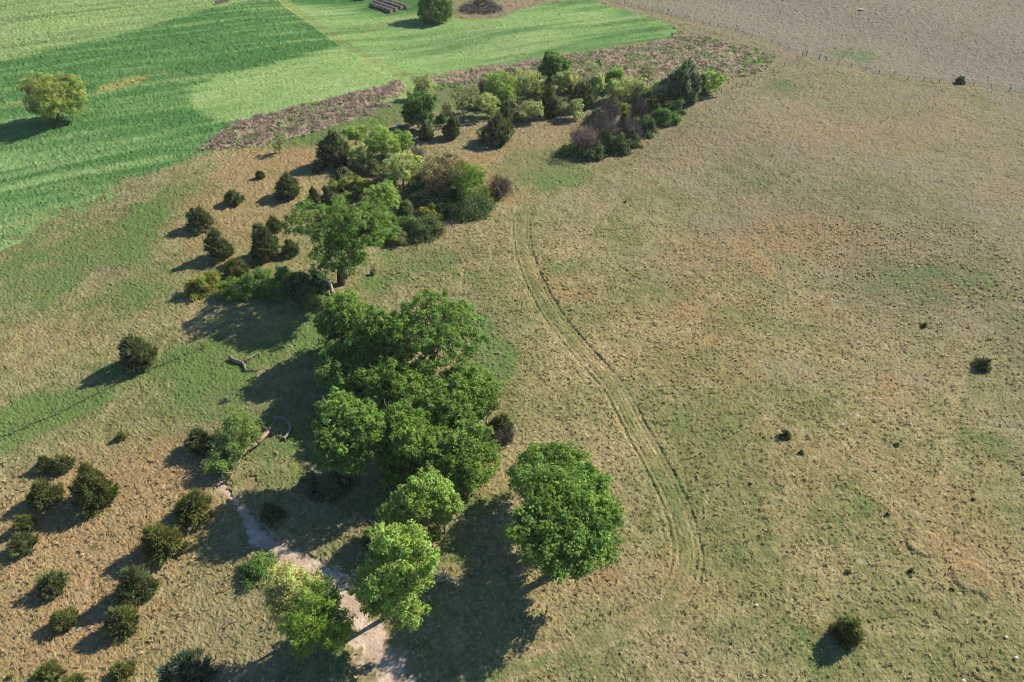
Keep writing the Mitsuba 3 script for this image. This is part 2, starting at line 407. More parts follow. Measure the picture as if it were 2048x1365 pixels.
LINES = {"track":[[47.7,177.6],
[40.7,167.6],
[27.5,154.4],
[10.9,141.1],
[3.7,132.8],
[1.9,123.1],
[2.5,111.7],
[4.4,102.0],
[7.6,92.0],
[11.9,82.5],
[15.5,74.9],
[17.5,67.1],
[19.5,59.8],
[20.8,54.0],
[21.2,48.6],
[20.6,44.4],
[18.4,40.5],
[14.1,37.4],
[8.3,35.0],
[1.4,32.6],
[-6.3,29.9]],"track2":[[1.0,123.1],
[0.6,111.7],
[2.2,100.4],
[4.4,92.0],
[8.3,84.1],
[12.6,74.4],
[15.2,67.1],
[17.3,59.7],
[19.0,53.2],
[19.4,47.2]],"road":[[-38.7,56.7],
[-36.1,54.3],
[-34.0,52.0],
[-30.3,47.9],
[-26.0,45.5],
[-22.4,43.2],
[-19.5,40.7],
[-17.0,37.9],
[-14.7,34.8],
[-12.6,31.9],
[-11.3,29.2]],"lane":[[-103.3,321.8],
[-86.3,288.5],
[-70.3,264.6],
[-57.5,244.7],
[-42.8,226.5],
[-32.3,209.8],
[-29.8,201.0],
[-32.0,192.8],
[-35.9,190.6]],"lane2":[[-58.1,248.2],
[-53.1,259.2],
[-48.4,270.1],
[-41.0,278.7],
[-32.0,290.4],
[-24.9,296.4]],"track3":[[71.0,79.2],
[66.5,72.3],
[59.9,62.2],
[54.9,53.6],
[53.2,49.1],
[52.8,46.3],
[50.7,42.4]],"trail":[[-10.2,38.4],
[-8.7,35.8],
[-7.1,33.7],
[-5.0,30.1]],"trail2":[[38.7,67.5],
[44.5,67.9],
[51.7,68.7],
[53.3,67.4],
[56.1,66.4],
[62.9,67.0],
[74.3,66.6]],"trail3":[[-54.9,54.0],
[-51.1,55.8],
[-48.1,56.7],
[-45.4,56.9],
[-42.4,56.0]],"trail4":[[-63.9,48.2],
[-61.0,50.7],
[-59.8,54.0],
[-59.3,59.0]],"trail5":[[-9.0,110.1],
[-8.8,97.2],
[-5.4,90.3],
[-4.0,84.0]],"corner":[[60.7,199.0],
[72.2,209.1],
[82.6,218.3],
[91.5,229.4],
[90.5,239.5],
[83.1,249.9],
[75.5,261.8],
[63.2,273.3],
[50.3,288.2]]}
BLOBS = [["g",0.35,51.9,145.2,8.1,6.8],
["g",0.3,29.6,136.6,8.9,9.3],
["g",0.5,65.2,63.3,4.2,3.3],
["g",0.4,87.7,92.8,6.0,6.6],
["g",0.55,80.6,201.9,5.9,6.8],
["g",0.9,113.1,232.0,8.2,8.8],
["g",0.5,10.1,107.7,4.7,3.6],
["g",0.35,27.9,101.0,10.0,5.7],
["g",0.45,42.6,53.6,3.8,3.3],
["g",0.35,37.9,49.1,4.0,2.9],
["r",0.3,49.5,59.3,8.1,5.3],
["r",0.25,57.4,49.9,5.0,6.7],
["g",0.5,39.2,91.9,6.9,4.3],
["g",0.45,21.0,120.0,6.1,7.8],
["r",0.3,61.6,95.7,10.6,6.0],
["g",0.5,-18.5,108.4,10.5,6.7],
["g",0.7,-3.1,79.2,3.2,7.0],
["g",0.6,-7.1,88.9,5.1,5.2],
["g",0.4,-23.2,101.8,4.6,4.7],
["r",-0.3,-3.1,79.2,4.7,10.6],
["r",0.8,41.9,113.2,11.8,8.6],
["r",0.8,61.1,120.8,13.3,9.0],
["r",0.55,35.0,96.2,8.0,7.7],
["r",0.25,28.3,161.3,22.6,13.9],
["r",0.3,67.5,167.7,32.1,13.3],
["r",0.25,103.5,175.9,29.3,20.7],
["r",0.3,30.6,83.7,12.2,8.9],
["r",0.2,35.6,59.6,9.5,8.0],
["r",0.5,15.9,41.8,9.2,3.9],
["r",0.35,9.9,45.8,3.6,3.4],
["r",1.3,29.9,86.5,1.2,0.8],
["r",1.2,33.7,86.8,0.7,0.5],
["r",1.2,37.1,80.8,1.4,1.0],
["r",1.3,45.8,76.8,0.9,0.6],
["r",1.1,79.2,101.5,2.4,1.8],
["r",1.0,58.0,75.5,2.3,1.8],
["r",1.2,11.4,99.2,3.6,2.1],
["r",0.9,7.0,103.6,2.8,2.2],
["r",1.0,41.6,152.5,1.4,1.5],
["r",1.0,30.4,141.4,1.6,1.2],
["r",0.8,-2.6,133.5,6.6,2.2],
["r",0.45,49.7,47.3,2.1,1.9],
["r",0.35,53.2,42.4,2.3,2.5],
["g",0.4,26.7,65.2,8.5,17.4],
["g",0.35,28.1,36.9,8.7,6.9],
["g",0.3,3.9,32.1,10.4,2.1],
["g",0.3,41.2,34.2,10.6,4.3],
["g",0.3,-3.8,94.5,10.5,17.2],
["r",0.9,3.3,163.7,20.2,14.4],
["r",0.6,-5.2,149.8,11.8,6.7],
["r",1.0,-57.6,139.1,12.3,14.9],
["r",0.9,-58.8,121.9,10.2,11.8],
["r",0.9,-55.5,152.4,9.6,8.8],
["r",0.5,-56.9,107.3,5.7,4.3],
["g",1.0,-44.0,173.9,15.8,7.9],
["g",0.9,-53.7,164.7,10.1,6.0],
["g",0.9,-17.9,195.4,10.1,11.4],
["g",0.7,-33.3,182.3,5.5,8.0],
["g",0.8,6.7,151.2,9.5,9.3],
["g",0.6,15.1,152.3,4.8,8.1],
["g",1.0,25.6,197.5,17.4,8.5],
["g",1.2,-7.7,192.5,21.4,13.0],
["g",0.6,5.4,148.4,8.2,7.7],
["g",0.9,-76.0,124.0,5.2,8.8],
["g",0.8,-73.5,112.9,3.9,5.1],
["g",0.5,-72.6,137.1,5.5,6.3],
["g",0.35,-63.7,102.8,8.3,7.9],
["g",0.4,-85.6,113.4,11.7,11.1],
["g",0.5,-89.2,103.6,8.3,8.0],
["g",0.25,-76.6,94.7,17.5,5.7],
["r",0.25,-76.9,86.7,10.0,6.5],
["g",0.45,-68.2,72.8,8.3,3.6],
["g",0.5,-71.8,66.9,4.3,3.7],
["g",0.7,-61.0,79.2,4.7,1.5],
["g",0.4,-71.1,69.8,5.9,2.4],
["g",0.5,-44.9,73.5,9.1,6.4],
["g",0.6,-35.0,86.0,4.9,5.1],
["g",0.55,-32.6,64.2,6.3,6.4],
["g",0.5,-46.7,81.2,9.6,4.6],
["r",0.75,-53.9,54.7,14.4,10.4],
["r",0.8,-51.9,44.0,11.3,8.5],
["r",0.45,-46.7,58.5,4.0,4.2],
["r",0.3,-38.8,40.7,6.9,6.1],
["r",0.7,-49.2,35.1,9.8,3.8],
["g",0.5,-22.4,48.8,6.2,3.3],
["g",0.3,-30.2,57.4,4.7,3.2],
["g",0.4,-5.8,49.1,3.7,4.4],
["g",0.45,-15.1,34.3,5.3,3.2],
["y",0.6,-4.1,53.7,3.8,2.4],
["y",0.3,-8.5,44.3,3.5,4.0],
["g",0.6,77.7,104.1,13.9,6.3],
["g",0.3,79.4,133.8,21.9,12.9],
["r",0.25,51.9,131.8,16.3,6.4],
["r",0.35,108.9,135.8,6.6,5.1],
["g",0.6,-32.8,91.3,6.8,6.8],
["g",0.5,-17.0,53.9,5.2,3.2]]
SPOTS = [[-34.9,56.9,1.3,1.1],
[-7.9,130.0,1.1,0.6]]
DEADWOOD = [["fallen_log","grey hollow fallen log with forked branches on the grass left of the tree shadows",[[[[-44.88,81.37,0.5],
[-44.3,80.78,0.5],
[-43.58,80.47,0.45],
[-42.7,80.16,0.4]],0.3,0.2],
[[[-42.7,80.16,0.4],
[-42.08,79.33,0.3],
[-41.6,78.51,0.3],
[-40.59,78.47,0.2],
[-39.71,78.38,0.15]],0.22,0.06],
[[[-42.73,80.27,0.4],
[-41.99,80.62,0.6],
[-41.49,81.3,0.5],
[-40.59,82.46,0.3]],0.2,0.05],
[[[-42.0,80.49,0.4],
[-41.05,79.98,0.1]],0.08,0.03],
[[[-40.98,78.49,0.2],
[-40.26,78.49,0.6]],0.06,0.03]]],
["fallen_log","blue grey curved dead log lying in the shade right of the toppled tree",[[[[-32.01,64.12,0.3],
[-31.58,64.75,0.4],
[-31.46,65.77,0.5],
[-31.83,66.71,0.5],
[-32.58,67.49,0.6],
[-33.23,67.79,0.6],
[-33.86,67.89,0.5]],0.23,0.11],
[[[-33.86,67.89,0.5],
[-34.02,67.6,0.4],
[-33.97,67.21,0.2]],0.12,0.05],
[[[-33.16,67.79,0.6],
[-33.07,67.39,0.2]],0.09,0.04],
[[[-32.06,64.3,0.3],
[-32.62,64.58,0.3],
[-33.16,64.62,0.15]],0.12,0.05],
[[[-31.84,64.3,0.3],
[-31.61,63.75,0.1]],0.1,0.05]]],
["dead_branch","pale forked dead branch lying beside the tall light green tree",[[[[-9.24,41.52,0.3],
[-8.69,41.89,0.5],
[-8.05,42.52,0.5],
[-7.75,43.03,0.5]],0.2,0.1],
[[[-7.75,43.03,0.5],
[-7.59,43.36,0.6]],0.1,0.05],
[[[-8.71,42.02,0.4],
[-7.66,41.95,0.5],
[-6.81,42.01,0.5],
[-5.82,41.43,0.2]],0.13,0.04],
[[[-9.28,42.52,0.2],
[-8.13,43.29,0.3]],0.06,0.03]]],
["dead_branch","crooked dead limb pointing left from the brownish cedar",[[[[-3.47,65.65,0.6],
[-3.96,65.66,1.0],
[-4.52,65.88,1.4],
[-4.87,66.29,1.8],
[-5.17,66.7,2.0]],0.22,0.06],
[[[-3.82,65.75,0.8],
[-3.54,65.96,1.2]],0.1,0.04]]],
["dead_branch","white bare limb rising behind the brownish cedar",[[[[-3.48,66.25,0.8],
[-3.62,66.67,1.6],
[-3.39,66.79,2.2],
[-2.82,66.99,2.8],
[-2.4,67.5,3.2]],0.16,0.04]]],
["dead_branch","dark dead limb on the grass below the brownish cedar",[[[[-3.18,62.45,0.4],
[-2.74,61.7,0.5],
[-2.32,61.05,0.4],
[-1.9,60.31,0.2]],0.25,0.08],
[[[-3.85,62.09,0.5],
[-3.18,62.55,0.4]],0.1,0.2],
[[[-3.03,62.26,0.4],
[-3.44,62.57,1.0]],0.1,0.04]]],
["dead_branch","pale stick standing in the shade in front of the separate tree",[[[[-21.97,56.49,1.2],
[-21.81,55.83,1.0],
[-21.63,55.88,0.1]],0.1,0.07]]],
["dead_branch","small pale stick lying on the grass right of the dirt road",[[[[-10.5,35.18,0.1],
[-10.3,35.4,0.2],
[-10.04,35.56,0.3]],0.07,0.04]]],
["dead_branch","bluish white bleached branch in the shade by the dirt road",[[[[-26.82,51.72,0.2],
[-26.45,51.87,0.3],
[-25.98,52.31,0.3]],0.16,0.07],
[[[-26.45,51.87,0.3],
[-26.21,52.09,0.5]],0.07,0.03]]],
["dead_branch","white dead sapling with a fallen stem at the right end of the upper thicket",[[[[-2.52,133.93,0.0],
[-2.38,133.19,1.5],
[-2.92,133.51,2.5],
[-3.23,133.29,3.2]],0.16,0.05],
[[[-2.39,133.74,1.2],
[-1.09,133.87,1.3],
[0.22,134.52,1.6]],0.13,0.04]]],
["broken_trunk","snapped pale tree trunk stub beside the bright crown of the toppled tree",[[[[-35.28,63.02,0.9],
[-34.87,63.55,0.9],
[-34.54,64.53,0.8],
[-34.35,65.07,0.7]],0.38,0.32],
[[[-34.35,65.07,0.7],
[-34.15,65.36,1.0],
[-33.97,65.37,1.5]],0.16,0.05]]]]
SNAG = [[[[-31.9,97.85,0.0],
[-32.2,98.86,1.0],
[-32.64,99.26,2.0],
[-33.26,98.49,3.6],
[-34.12,98.08,4.6],
[-34.98,97.62,5.0]],0.4,0.1],
[[[-33.03,98.48,3.4],
[-33.79,98.41,3.0],
[-34.2,98.29,2.0]],0.12,0.03],
[[[-33.5,98.08,4.2],
[-34.35,98.12,3.4],
[-34.56,97.76,2.8]],0.1,0.03],
[[[-32.64,99.26,2.0],
[-33.19,98.76,1.8],
[-33.51,98.25,1.4]],0.1,0.03]]
TOPPLED = {"trunk":[[[-35.35,62.75,0.9],
[-35.86,61.89,1.2],
[-36.17,60.96,1.6],
[-36.51,60.2,1.5],
[-36.58,59.35,1.3]],0.36,0.22],"limb":[[[-36.58,59.35,1.3],
[-36.5,58.52,1.2],
[-36.8,58.03,1.0],
[-37.27,57.56,1.2],
[-37.97,57.5,1.5]],0.22,0.07],"clumps":[[-38.33,66.06,3.2,1.7],
[-36.81,64.35,3.0,1.7],
[-38.2,63.57,3.4,1.7],
[-36.6,62.28,2.8,1.7],
[-38.78,62.52,2.6,1.6],
[-37.22,61.08,2.4,1.6],
[-35.78,62.17,2.4,1.3],
[-35.7,63.41,2.2,1.2],
[-39.46,61.65,1.6,1.2],
[-36.68,60.54,1.8,1.3],
[-39.71,59.18,1.5,1.3],
[-38.48,58.4,1.4,1.2],
[-37.62,59.05,1.6,1.1],
[-40.07,58.36,1.2,1.0],
[-38.12,64.75,3.8,1.4]]}
BALE_ROWS = [[-56.67,294.63,-46.95,286.07],
[-55.48,297.37,-45.22,287.9],
[-55.52,301.67,-43.54,290.32],
[-52.92,302.1,-41.29,291.45]]
FEED_ROW = [-117.12,291.96,-113.77,295.74]
PILE = [-12.35,287.61,17.3]
TRAILER = [-63.02,303.52]
TUB = [-29.42,171.3]
ROCKS = [[135.41,284.32,2.2],
[139.63,279.08,1.2],
[109.93,273.94,0.8],
[82.97,265.38,1.0],
[111.44,303.42,1.6],
[91.59,254.9,0.7],
[-81.0,249.67,0.5],
[52.96,33.3,0.35],
[53.14,35.51,0.35],
[27.22,39.05,0.35],
[46.24,30.95,0.4]]
MUSTARD = [[-141.9,189.6],
[-137.7,192.3],
[-126.5,196.0],
[-121.9,201.8],
[-116.5,206.6],
[-110.8,210.9],
[-107.6,214.5]]
SEED_LABELS = ["tiny dark seedling below the dense green patch at the middle of the right pasture","tiny seedling below the little dark cedar in the open pasture","tiny seedling right of the little dark cedar in the open pasture","tiny seedling left of the matted grass ring on the lower right","tiny seedling directly above the lone yellow topped cedar","tiny seedling left above the matted grass ring","tiny seedling right of the matted grass ring near the right edge","tiny green seedling at the bottom left corner","small dark seedling bush on the grass right of the cottonwood trunk","tiny seedling between the matted ring and the bottom right","tiny dark seedling on the pasture just below the purple grey thicket","tiny seedling in the middle of the open pasture below the track bend"]

# ---------------------------------------------------------------- helpers
from scipy.ndimage import gaussian_filter
from scipy.spatial import cKDTree
RNG = np.random.default_rng(7)


def und(x, y):
    return 0.55*np.sin(x/23+y/41)+0.5*np.sin(x/37-y/29+1.3)+0.3*np.sin(x/13+y/19+.5)+0.16*np.sin(x/7.3-y/8.1+2.)


def P3(x, y):
    return np.stack([x, y, np.zeros_like(x)], -1)


def nz(x, y, s, seed=0):
    return meshkit.noise(np.stack([x/s, y/s, np.full_like(x, seed*7.3)], -1), seed)


def inside(poly, x, y):
    p = np.asarray(poly); res = np.zeros(x.shape, bool)
    for (x0, y0), (x1, y1) in zip(p, np.roll(p, -1, 0)):
        c = (y0 > y) != (y1 > y)
        if y0 != y1:
            res ^= c & (x < (x1-x0)*(y-y0)/(y1-y0)+x0)
    return res


def smooth_line(pts, k=10):
    p = np.asarray(pts, float); q = np.vstack([2*p[0]-p[1], p, 2*p[-1]-p[-2]]); out = []
    for i in range(1, len(q)-2):
        t = np.linspace(0, 1, k, endpoint=False)[:, None]
        a, b, c, d = q[i-1], q[i], q[i+1], q[i+2]
        out.append(.5*(2*b+(c-a)*t+(2*a-5*b+4*c-d)*t*t+(3*b-a-3*c+d)*t**3))
    return np.vstack(out+[p[-1:]])


def line_dist(pts, x, y):
    """signed-side distance to a smooth polyline: (distance, side)"""
    p = smooth_line(pts, 5); best = np.full(x.shape, 1e9); side = np.zeros(x.shape)
    for a, b in zip(p[:-1], p[1:]):
        d = b-a; L = d@d + 1e-9
        near = (x > min(a[0], b[0])-7) & (x < max(a[0], b[0])+7) & (y > min(a[1], b[1])-7) & (y < max(a[1], b[1])+7)
        if not near.any():
            continue
        xs, ys = x[near], y[near]
        t = np.clip(((xs-a[0])*d[0]+(ys-a[1])*d[1])/L, 0, 1)
        r = np.hypot(xs-a[0]-t*d[0], ys-a[1]-t*d[1]); s = np.sign((xs-a[0])*d[1]-(ys-a[1])*d[0])
        bb, ss = best[near], side[near]; m = r < bb
        bb[m] = r[m]; ss[m] = s[m]; best[near] = bb; side[near] = ss
    return best, side


def smooth_np(a, b, x):
    t = np.clip((x-a)/(b-a), 0, 1); return t*t*(3-2*t)


def unit(v):
    return v/np.maximum(np.linalg.norm(v, axis=-1, keepdims=True), 1e-9)


def tube(pts, r0, r1, sides=6, k=4, rng=None, wob=0.):
    p = smooth_line(pts, k) if len(pts) > 2 else np.asarray(pts, float)
    n = len(p); r = np.linspace(r0, r1, n)
    if rng is not None and wob:
        r = r*(1+wob*rng.standard_normal(n))
    t = unit(np.gradient(p, axis=0))
    a = unit(np.cross(t, np.where(np.abs(t[:, 2:]) < .9, [0, 0, 1.], [1., 0, 0]))); b = np.cross(t, a)
    an = np.arange(sides)*2*np.pi/sides
    v = p[:, None]+r[:, None, None]*(np.cos(an)[None, :, None]*a[:, None]+np.sin(an)[None, :, None]*b[:, None])
    i, j = np.meshgrid(np.arange(n-1), np.arange(sides), indexing='ij')
    q = np.stack([i*sides+j, i*sides+(j+1) % sides, (i+1)*sides+(j+1) % sides, (i+1)*sides+j], -1).reshape(-1, 4)
    f = np.vstack([q[:, [0, 1, 2]], q[:, [0, 2, 3]]])
    v = v.reshape(-1, 3); v = np.vstack([v, p[:1], p[-1:]]); m = len(v)
    s = np.arange(sides); e = (n-1)*sides
    f = np.vstack([f, np.stack([(s+1) % sides, s, s*0+m-2], 1), np.stack([e+s, e+(s+1) % sides, s*0+m-1], 1)])
    return v, f


class MB:
    """collects pieces with colours into ONE mesh"""
    def __init__(self):
        self.v, self.f, self.c, self.n = [], [], [], 0

    def add(self, v, f, c):
        v = np.asarray(v, float); c = np.broadcast_to(np.asarray(c, float), v.shape)
        self.v.append(v); self.f.append(np.asarray(f)+self.n); self.c.append(c); self.n += len(v)
        return self

    def build(self, key, bsdf, smooth=False):
        v, f, c = np.vstack(self.v), np.vstack(self.f), np.clip(np.vstack(self.c), .002, .9)
        scene[key] = mikit.ply((v, f), bsdf, smooth=smooth, color=c)
        return key


COUNT = {}


def name(kind):
    k = COUNT.get(kind, 0); COUNT[kind] = k+1
    return kind if k == 0 else f'{kind}_{k:03d}'


def tag(key, label, cat=None, group=None, kind=None):
    d = {'label': label}
    if cat: d['category'] = cat
    if group: d['group'] = group
    if kind: d['kind'] = kind
    labels[key] = d
    return key


# ---------------------------------------------------------------- materials
def grass_col(p, uv, grey):
    x, y = p.x, p.y
    a = fbm(x/9.0, y/9.0, 1.5, octaves=3); b = fbm(x/1.5+31, y/1.5, 2.5, octaves=2)
    c = noise(x/.30, y/.30, 4.5); d = fbm(x/4.0+7, y/5.0, 9.5, octaves=2); e = fbm(x/.55+3, y/.55, 6.5, octaves=2)
    straw = mix((.300, .264, .138), (.200, .174, .088), c)
    pale = mix(straw, (.375, .335, .200), smoothstep(.5, .8, e))
    green = mix((.190, .196, .088), (.112, .132, .052), smoothstep(.2, .8, b))
    lush = mix(green, (.098, .158, .048), smoothstep(.65, 1.2, uv.x))
    g = smoothstep(.08, .95, uv.x*.85 + (a-.5)*1.05 + (b-.5)*.50 + (c-.5)*.60 + (e-.5)*.4 + .10)
    col = mix(pale, lush, g)
    weathered = mix((.228, .214, .172), (.142, .130, .102), e)
    col = mix(col, weathered, grey*(1-.5*g))
    r = dr.clip(uv.y*1.1 + (d-.5)*1.2 - .08, 0, 1)*(1-.55*g)
    rust = mix((.310, .205, .105), (.200, .142, .076), c)
    col = mix(col, rust, r*smoothstep(.10, .7, b+.1)*(.88-.42*grey))
    return col*(.55+.62*noise(x/.17, y/.17, 8.5)+.28*e)


def pasture_col(p, n, uv):
    return grass_col(p, uv, .62*smoothstep(95, 215, p.y+p.x*1.0)+.30*smoothstep(.48, .70, fbm(p.x/14+3, p.y/14, 11.5, octaves=2)))


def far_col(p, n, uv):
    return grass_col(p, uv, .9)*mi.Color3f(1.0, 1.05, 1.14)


def field_col(p, n, uv):
    x, y = p.x, p.y
    # long streaks across the strips (drilled along one direction)
    sx, sy = x*.91+y*.41, -x*.41+y*.91
    a = fbm(sx/36.0, sy/5.0, 1.5, octaves=3); b = fbm(sx/2.6, sy/1.2, 3.5, octaves=3); c = noise(x/.45, y/.45, 5.5)
    d = fbm(x/9.0, y/9.0, 7.5, octaves=3); e = noise(sx/22.0+9, sy/1.6, 4.5)
    deep = mix((.034, .118, .036), (.066, .168, .050), b)
    light = mix((.160, .285, .095), (.250, .350, .150), smoothstep(.3, .75, d*.5+b*.5))
    t = dr.clip(uv.x + (a-.5)*1.5 + (b-.5)*.50 + (c-.5)*.25 + (d-.5)*.45 + (e-.5)*.22, 0, 1)
    col = mix(light, deep, smoothstep(.05, .95, t))
    yel = mix((.30, .275, .12), (.24, .245, .095), b)
    col = mix(col, yel, dr.clip(uv.y*1.2 + (b-.5)*1.1*smoothstep(0.02, .2, uv.y), 0, 1)*.9)
    return col*(.62+.50*noise(x/.34, y/.34, 8.5)+.26*b)


def soil_col(p, n, uv):
    x, y = p.x, p.y
    a = fbm(x/1.8, y/1.8, 1.5, octaves=3); b = fbm(x/.4, y/.4, 2.5, octaves=2)
    col = mix((.56, .46, .375), (.40, .315, .245), smoothstep(.3, .7, a))
    g = smoothstep(.42, .66, fbm(x/.9, y/.9, 5.5, octaves=3)+uv.x*.50-.22)
    col = mix(col, mix((.17, .165, .07), (.27, .22, .13), b), g)
    return col*(.70+.30*noise(x/.15, y/.15, 8.5)+.3*b)


def reed_col(p, n, uv):
    x, y = p.x, p.y
    a = fbm(x/3.5, y/3.5, 1.5, octaves=3); b = fbm(x/.7, y/.7, 2.5, octaves=2)
    col = mix((.36, .295, .22), (.19, .15, .115), b)
    col = mix(col, mix((.070, .150, .040), (.12, .17, .06), b), smoothstep(.47, .62, a+uv.x*.4-.04))
    return col*(.60+.5*noise(x/.25, y/.25, 8.5)+.25*b)


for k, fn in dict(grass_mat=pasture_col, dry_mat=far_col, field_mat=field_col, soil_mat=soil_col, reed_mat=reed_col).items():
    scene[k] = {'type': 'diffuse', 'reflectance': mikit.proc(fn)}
VC = {'type': 'mesh_attribute', 'name': 'vertex_color'}
scene['leaf_mat'] = {'type': 'principledthin', 'base_color': VC, 'roughness': .55, 'diff_trans': .9, 'spec_trans': 0.0, 'eta': 1.3}
scene['needle_mat'] = {'type': 'twosided', 'bsdf': {'type': 'diffuse', 'reflectance': VC}}
scene['wood_mat'] = {'type': 'twosided', 'bsdf': {'type': 'diffuse', 'reflectance': VC}}
scene['paint_mat'] = {'type': 'twosided', 'bsdf': {'type': 'principled', 'base_color': VC, 'roughness': .45}}

# ---------------------------------------------------------------- ground
K0, Y0, Y1, HALF = 60.0, 24.0, 345.0, .66
NCOL = 690
ds = 2*HALF/NCOL
NROW = int(math.log((Y1+K0)/(Y0+K0))/ds)+1
rows = (Y0+K0)*np.exp(np.linspace(0, math.log((Y1+K0)/(Y0+K0)), NROW))
cols = np.linspace(-HALF, HALF, NCOL)
gx, gy = (rows[:, None]*cols[None, :]), np.broadcast_to((rows-K0)[:, None], (NROW, NCOL))
jit = RNG.uniform(-.35, .35, (2, NROW, NCOL))*rows[:, None]*ds
X = (gx+jit[0]).ravel(); Y = (gy+jit[1]).ravel()
# a ragged version of the position decides the land cover near borders
JX = X+(nz(X, Y, 3.1, 1)-.5)*3.0+(nz(X, Y, .8, 2)-.5)*2.0
JY = Y+(nz(X, Y, 3.1, 3)-.5)*3.0+(nz(X, Y, .8, 4)-.5)*2.0
wild = np.clip((152-Y)/12, 0, 1)
JY = JY+wild*((nz(X, Y, 11, 16)-.5)*16+(nz(X, Y, 2.2, 17)-.5)*12+(nz(X, Y, .7, 18)-.5)*6)
cls = np.zeros(len(X), int)
for i, k in enumerate(['far', 'meadow', 'crop', 'fallow', 'hay', 'reed1', 'reed2']):
    cls[inside(AREAS[k], JX, JY)] = i+1
yard = inside(AREAS['yard'], JX, JY)
cls[yard] = 0
lane, _ = line_dist(LINES['lane'], X, Y)
lane2, _ = line_dist(LINES['lane2'], X, Y)
trk, trk_s = line_dist(LINES['track'], X, Y)
trk2, _ = line_dist(LINES['track2'], X, Y)
trk3, _ = line_dist(LINES['track3'], X, Y)
trail = np.minimum.reduce([line_dist(LINES[k], X, Y)[0] for k in ('trail', 'trail2', 'trail3', 'trail4', 'trail5')])
corner, _ = line_dist(LINES['corner'], X, Y)
road, _ = line_dist(LINES['road'], X, Y)
road_w = np.interp(Y, [28, 34, 40, 46, 52, 60], [3.0, 2.7, 2.1, 1.7, .9, .6])
cls[(lane+(nz(X, Y, 1.2, 5)-.5)*1.6 < 2.1)] = 8
cls[(lane2+(nz(X, Y, 1.2, 6)-.5)*1.2 < 1.0)] = 8
trs = (.42+.58*smooth_np(40, 56, Y+(nz(X, Y, 6, 14)-.5)*12))*(1-smooth_np(116, 132, Y+(nz(X, Y, 6, 15)-.5)*12))
cls[(trk+(nz(X, Y, .8, 7)-.5)*.9 < 1.75*np.minimum(1, trs*1.6)) & (trs > .08+.42*nz(X, Y, 1.5, 32))] = 9
cls[road+(nz(X, Y, 1.6, 8)-.5)*1.9+(nz(X, Y, .5, 9)-.5)*1.6 < road_w] = 10
for (bx, by, brx, bry) in SPOTS:
    q = ((X-bx)/brx)**2+((Y-by)/bry)**2+(nz(X, Y, .7, 10)-.5)*1.3
    cls[q < .8] = 10

U = np.choose(cls, [.45, .30, .30, .76, .10, .26, .12, .25, .45, .68, .0]).astype(float)
V = np.choose(cls, [.10, .12, .10, .03, .05, .02, 0, 0, .30, .12, 0]).astype(float)
for c, a, bx, by, brx, bry in BLOBS:
    w = np.exp(-(((X-bx)/brx)**2+((Y-by)/bry)**2+(nz(X, Y, 3.5, 27)-.5)*1.1+(nz(X, Y, 1.1, 28)-.5)*.7).clip(0)**1.5)*a*(.55+.9*nz(X, Y, 2.4, 29))
    ok = (cls == 0) | (cls == 1) | (cls == 9)
    if c == 'r': V += 1.35*w*ok
    else: U += w*ok*(1 if c == 'g' else .6)
# crop field: lighter toward its near left end, a band of yellow mustard through it
crop = cls == 3
nearend = smooth = np.clip((-40-(X*.35+(Y-150)*1.0))/45+.35, 0, 1)
U[crop] -= (.45*np.clip((165-Y)/60, 0, 1))[crop]
V[crop] += (.45*np.clip((150-Y)/45, 0, 1)*np.clip((nz(X, Y, 9, 11)-.35)*3, 0, 1))[crop]
fm = np.isin(cls, [2, 3, 4, 5]).astype(float).reshape(NROW, NCOL)
U2 = (gaussian_filter(U.reshape(NROW, NCOL)*fm, 2.6)/np.maximum(gaussian_filter(fm, 2.6), 1e-3)).ravel()
U[fm.ravel() > 0] = U2[fm.ravel() > 0]
U[cls == 10] = .85*(road/np.maximum(road_w, .1))[cls == 10]
mustard, _ = line_dist(MUSTARD, X, Y)
hay = cls == 5
U[hay] += (.75*np.exp(-(((X+44)/14)**2+((Y-297)/9)**2))+.5*np.exp(-(((X+75)/22)**2+((Y-305)/12)**2)))[hay]
V[crop] += (np.exp(-(mustard/2.6)**2)*1.3*np.clip((nz(X, Y, 5, 12)-.38)*3.4, 0, 1))[crop]
hay = cls == 5
U[hay] += (.55*np.clip((X+10)/90, 0, 1)*np.clip((nz(X, Y, 16, 13)-.4)*2.5, 0, 1)+.35*np.clip((Y-285)/30, 0, 1))[hay]
left = (cls == 0) & (X < -22) & (Y > 62) & (Y < 135)
U[left] += .12
# faint old wheel marks and trails
U -= np.exp(-(trk2/.9)**2)*.22*(cls == 0)
U -= np.exp(-(trk3/.55)**2)*.45*(cls == 0)
U -= .22*np.exp(-(trail/.5)**2)*(cls == 0)*nz(X, Y, 4, 33)
V[yard] += .35
fpost, _ = line_dist(POSTS_D, X, Y)
U += (np.exp(-(fpost/3.2)**2)*.42*(.35+nz(X, Y, 3, 19)))*(cls == 0)
nearcrop = gaussian_filter(np.isin(cls, [3, 4]).astype(float).reshape(NROW, NCOL), (16, 16)).ravel()
U += .65*nearcrop*(cls == 0)*(.5+nz(X, Y, 2.6, 35))
V[cls == 3] += (.9*np.clip(.62-nearcrop, 0, 1)*(.3+1.2*nz(X, Y, 3, 36)))[cls == 3]*np.clip((170-Y)/30, 0, 1)[cls == 3]
U -= np.exp(-(corner/2.2)**2)*.15*(cls == 0)
V += np.exp(-(corner/2.2)**2)*.25*(cls == 0)
V += np.exp(-((trk-1.9)/.45)**2)*.0
